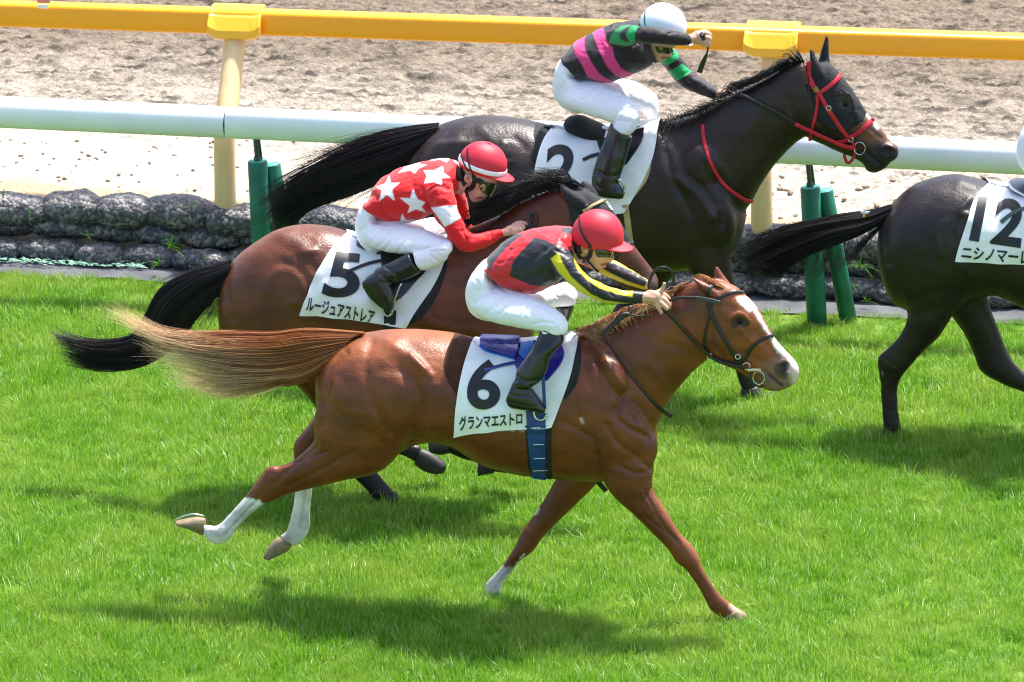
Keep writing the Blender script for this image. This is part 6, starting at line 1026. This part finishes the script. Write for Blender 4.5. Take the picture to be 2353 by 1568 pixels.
# --- rider of the dark brown horse
J2 = dict(crop=ZJ2, base=(1390, 330, 0), label='jockey in black silks with pink hoops and white cap, raising a whip', silk='1f161c', silk_mat=m_knit,
  torso=[(205, 600, 218, 640, .10), (262, 535, 385, 858, .14), (370, 448, 555, 905, .16), (500, 375, 730, 928, .175), (640, 310, 860, 888, .185), (790, 252, 1000, 838, .19), (930, 228, 1130, 780, .19), (1050, 226, 1225, 728, .165), (1130, 280, 1290, 690, .10)],
  arm_n=[(830, 420, 150, .13), (930, 395, 125, .21), (1040, 385, 100, .28), (1180, 395, 95, .29), (1320, 410, 90, .27), (1450, 425, 80, .24), (1560, 440, 70, .21), (1630, 448, 60, .19)],
  arm_f=[(1220, 500, 120, -.12), (1400, 640, 105, -.17), (1480, 740, 105, -.19), (1560, 845, 108, -.19), (1680, 930, 98, -.16), (1800, 995, 85, -.12), (1890, 1040, 68, -.08), (1945, 1065, 56, -.06)],
  pelvis=[(310, 520, 430, 850, .13), (215, 610, 340, 845, .13), (135, 745, 500, 890, .155), (95, 900, 600, 960, .168), (110, 1040, 600, 1100, .165), (180, 1140, 500, 1240, .13)],
  thigh_n=[(100, 960, 500, 880, .09, .06), (190, 1150, 640, 925, .105, .11), (420, 1265, 800, 1000, .10, .16), (640, 1335, 940, 1100, .09, .205), (780, 1375, 1040, 1195, .08, .235), (900, 1400, 1085, 1275, .066, .25)],
  shin_n=[(800, 1290, 1088, 1300, .066, .25), (785, 1350, 1040, 1440, .062, .27), (755, 1410, 955, 1520, .058, .28)],
  thigh_f=[(640, 930, 760, 1130, .09, -.10), (820, 880, 880, 1170, .095, -.15), (990, 905, 1040, 1220, .09, -.19), (1160, 990, 1130, 1290, .082, -.22), (1270, 1080, 1150, 1340, .07, -.235), (1290, 1250, 1140, 1368, .06, -.24), (1262, 1358, 1140, 1372, .055, -.24)],
  face=[(1080, 300, 1560, 330, .074), (1100, 400, 1540, 430, .073), (1115, 480, 1480, 510, .07), (1140, 560, 1440, 560, .064), (1170, 620, 1410, 610, .056), (1200, 665, 1370, 650, .046), (1240, 705, 1310, 692, .030)], neck=[(960, 440, 150, 0), (1080, 490, 135, 0), (1190, 540, 125, 0)],
  balls=[(1405, 612, 30, 26, 30, 0, .02), (1340, 660, 26, 20, 10, 0, .022), (1140, 475, 50, 56, 10, .068, .018), (1745, 425, 100, 80, 10, .175, .03), (1990, 1050, 60, 52, 0, -.05, .03)],
  digits=[([(1600, 445, 56, .195), (1700, 430, 60, .18)],), ([(1790, 370, 28, .19), (1850, 385, 26, .18), (1860, 420, 24, .17), (1820, 440, 22, .17)],), ([(1790, 420, 27, .20), (1850, 430, 25, .195), (1858, 465, 23, .19), (1815, 475, 21, .19)],), ([(1780, 465, 26, .205), (1840, 475, 24, .2), (1850, 505, 22, .2), (1805, 510, 20, .2)],), ([(1770, 500, 24, .2), (1825, 515, 22, .2), (1830, 530, 20, .2)],), ([(1740, 370, 28, .15), (1800, 355, 25, .13), (1850, 375, 22, .13)],), ([(2000, 1040, 24, -.03), (2040, 1060, 22, -.02)],), ([(1990, 1080, 24, -.03), (2030, 1090, 22, -.02)],)],
  face_cut=[([(1280, 560), (1400, 560)], 6, -6), ([(1320, 655), (1370, 645)], 2.5, -3)], face_paint=[([(1325, 650), (1365, 642)], 3, '9a5c4c', 4)],
  folds=[([(1050, 330), (1030, 420), (1050, 480)], 4, -5), ([(1400, 380), (1470, 350), (1540, 360)], 3, -5), ([(700, 470), (760, 520), (900, 530), (1010, 500)], 5, -7), ([(1500, 560), (1440, 640)], 3, -3), ([(700, 330), (760, 300)], 4, -4), ([(300, 560), (400, 700), (460, 860)], 7, -3), ([(640, 480), (720, 660), (820, 780)], 7, -3), ([(1480, 880), (1640, 800)], 4, -4), ([(1620, 900), (1720, 960)], 5, -3)],
  pattern=[([(325, 480), (400, 420), (468, 390), (450, 460), (462, 560), (525, 690), (610, 815), (700, 885), (775, 912), (720, 955), (600, 915), (490, 865), (425, 730), (345, 600)], 'd23a7c'), ([(540, 370), (600, 335), (662, 310), (690, 430), (765, 525), (790, 650), (860, 765), (940, 810), (1025, 832), (880, 880), (800, 850), (700, 740), (640, 620), (590, 500)], 'd23a7c'),
    ([(730, 485), (750, 400), (800, 330), (870, 288), (985, 280), (900, 320), (845, 380), (850, 430), (905, 468), (1015, 488), (1000, 510), (880, 512)], '0f8a50', 'near', .06), ([(915, 385), (950, 320), (1000, 285), (1062, 300), (1020, 360), (1018, 475), (950, 468)], '12995a', 'near', .06), ([(1280, 700), (1400, 540), (1480, 540), (1512, 640), (1460, 690), (1380, 735)], '0f9a58', 'far', -.02), ([(1380, 805), (1460, 770), (1550, 715), (1655, 800), (1590, 850), (1495, 905)], '0f9a58', 'far', -.02)],
  creases=[([(600, 960), (500, 1020), (330, 1060)], 3, -3), ([(640, 1010), (560, 1060), (420, 1120)], 3, -3), ([(860, 1060), (780, 1090), (640, 1160)], 3, -3), ([(1040, 1190), (900, 1220), (820, 1270), (760, 1390)], 3.5, -5), ([(280, 880), (180, 1000), (160, 1080)], 4, -3), ([(820, 1350), (960, 1370)], 3, -3), ([(1180, 1240), (1190, 1330)], 3, -4), ([(700, 970), (860, 1010)], 5, -3)],
  boots=[('near', [[(505, 690, 630, 770, .058, .285), (480, 770, 612, 830, .056, .30), (445, 850, 595, 890, .055, .32), (415, 940, 570, 970, .053, .335), (400, 1010, 555, 1020, .05, .345), (415, 1060, 560, 1045, .046, .35)], [(400, 1010, 425, 1085, .038, .35), (450, 1020, 450, 1105, .044, .352), (510, 1025, 510, 1114, .044, .354), (555, 1030, 560, 1116, .038, .355), (582, 1070, 580, 1112, .022, .355)]], ZB, []),
    ('far', [[(640, 685, 768, 690, .052, -.24), (640, 740, 720, 780, .05, -.27), (600, 820, 690, 850, .05, -.31), (570, 950, 660, 960, .045, -.33), (560, 1040, 680, 1040, .04, -.34)]], ZB, [])],
  boot_folds=[([(430, 960), (500, 990), (555, 980)], 4, -5), ([(480, 760), (460, 880)], 5, 3), ([(560, 800), (530, 940)], 6, -4)],
  helmet=((1330, 300), 264, 262, .112, 20), hmat=m_capwht, hopt=dict(visor=.06, vis_drop=.35), hstraps=[([(1140, 120), (1128, 200), (1135, 290), (1150, 380)], .006)], straps=[([(1100, 470), (1110, 540), (1150, 600)], .03), ([(1150, 480), (1180, 560), (1160, 620)], .03), ([(1130, 600), (1170, 680), (1240, 715)], .010, m_band)],
  goggles=([(1250, 520), (1260, 560), (1280, 590)], [(1440, 540), (1435, 575), (1410, 600)]), rims_glints=[([(1290, 545), (1310, 540), (1325, 548)], .022, mat('painted_green_glint', '7c9a2e', .2)), ([(1395, 545), (1415, 560), (1410, 580)], .010, mat('painted_green_glint', '5e7a2e', .2))], hair=[(1120, 500, 60, 70, .02, .068)], skin='d2a088')  # green lens highlights painted on as coloured strips, not parts of the rim
p2_, b2, jk2, bz2 = rider(r2, J2)
w2 = thing('riding_crop', 'black riding crop raised with its end knob showing in the fist', 'whip', tuple(r2.P(*ZJ2(1800, 470), .19)), 'riding crops')
mb = MB(); mb.tube(r2, [(1772, 388, 30, .255), (1774, 392, 34, .25), (1778, 405, 30, .235), (1790, 440, 24, .20), (1815, 490, 18, .16), (1835, 540, 12, .13), (1825, 600, 10, .11)], ZJ2); build('shaft', mb, m_blk, w2)
mb = MB(); mb.ball(r2, 1771, 391, 12, 12, 0, .262, .004, ZJ2); build('end_cap', mb, mat('grey_cap', '8c8c90', .4), w2)
strap('flap', r2, S2, [(1828, 590, .11), (1805, 650, .10), (1775, 720, .09), (1742, 812, .085)], ZJ2, [.010, .022, .028, .030], .006, mat('olive_leather', '2a3324', .4), w2)
# --- rider of the leading black horse, mostly out of the picture
rj = Rig(2052 - 1066, 985 - 154, dx=1066, dy=154)
J12 = dict(J2); J12.update(label='jockey in white breeches cut off by the right edge on the black horse', pattern=[], silk='35508a')
rider(rj, J12)
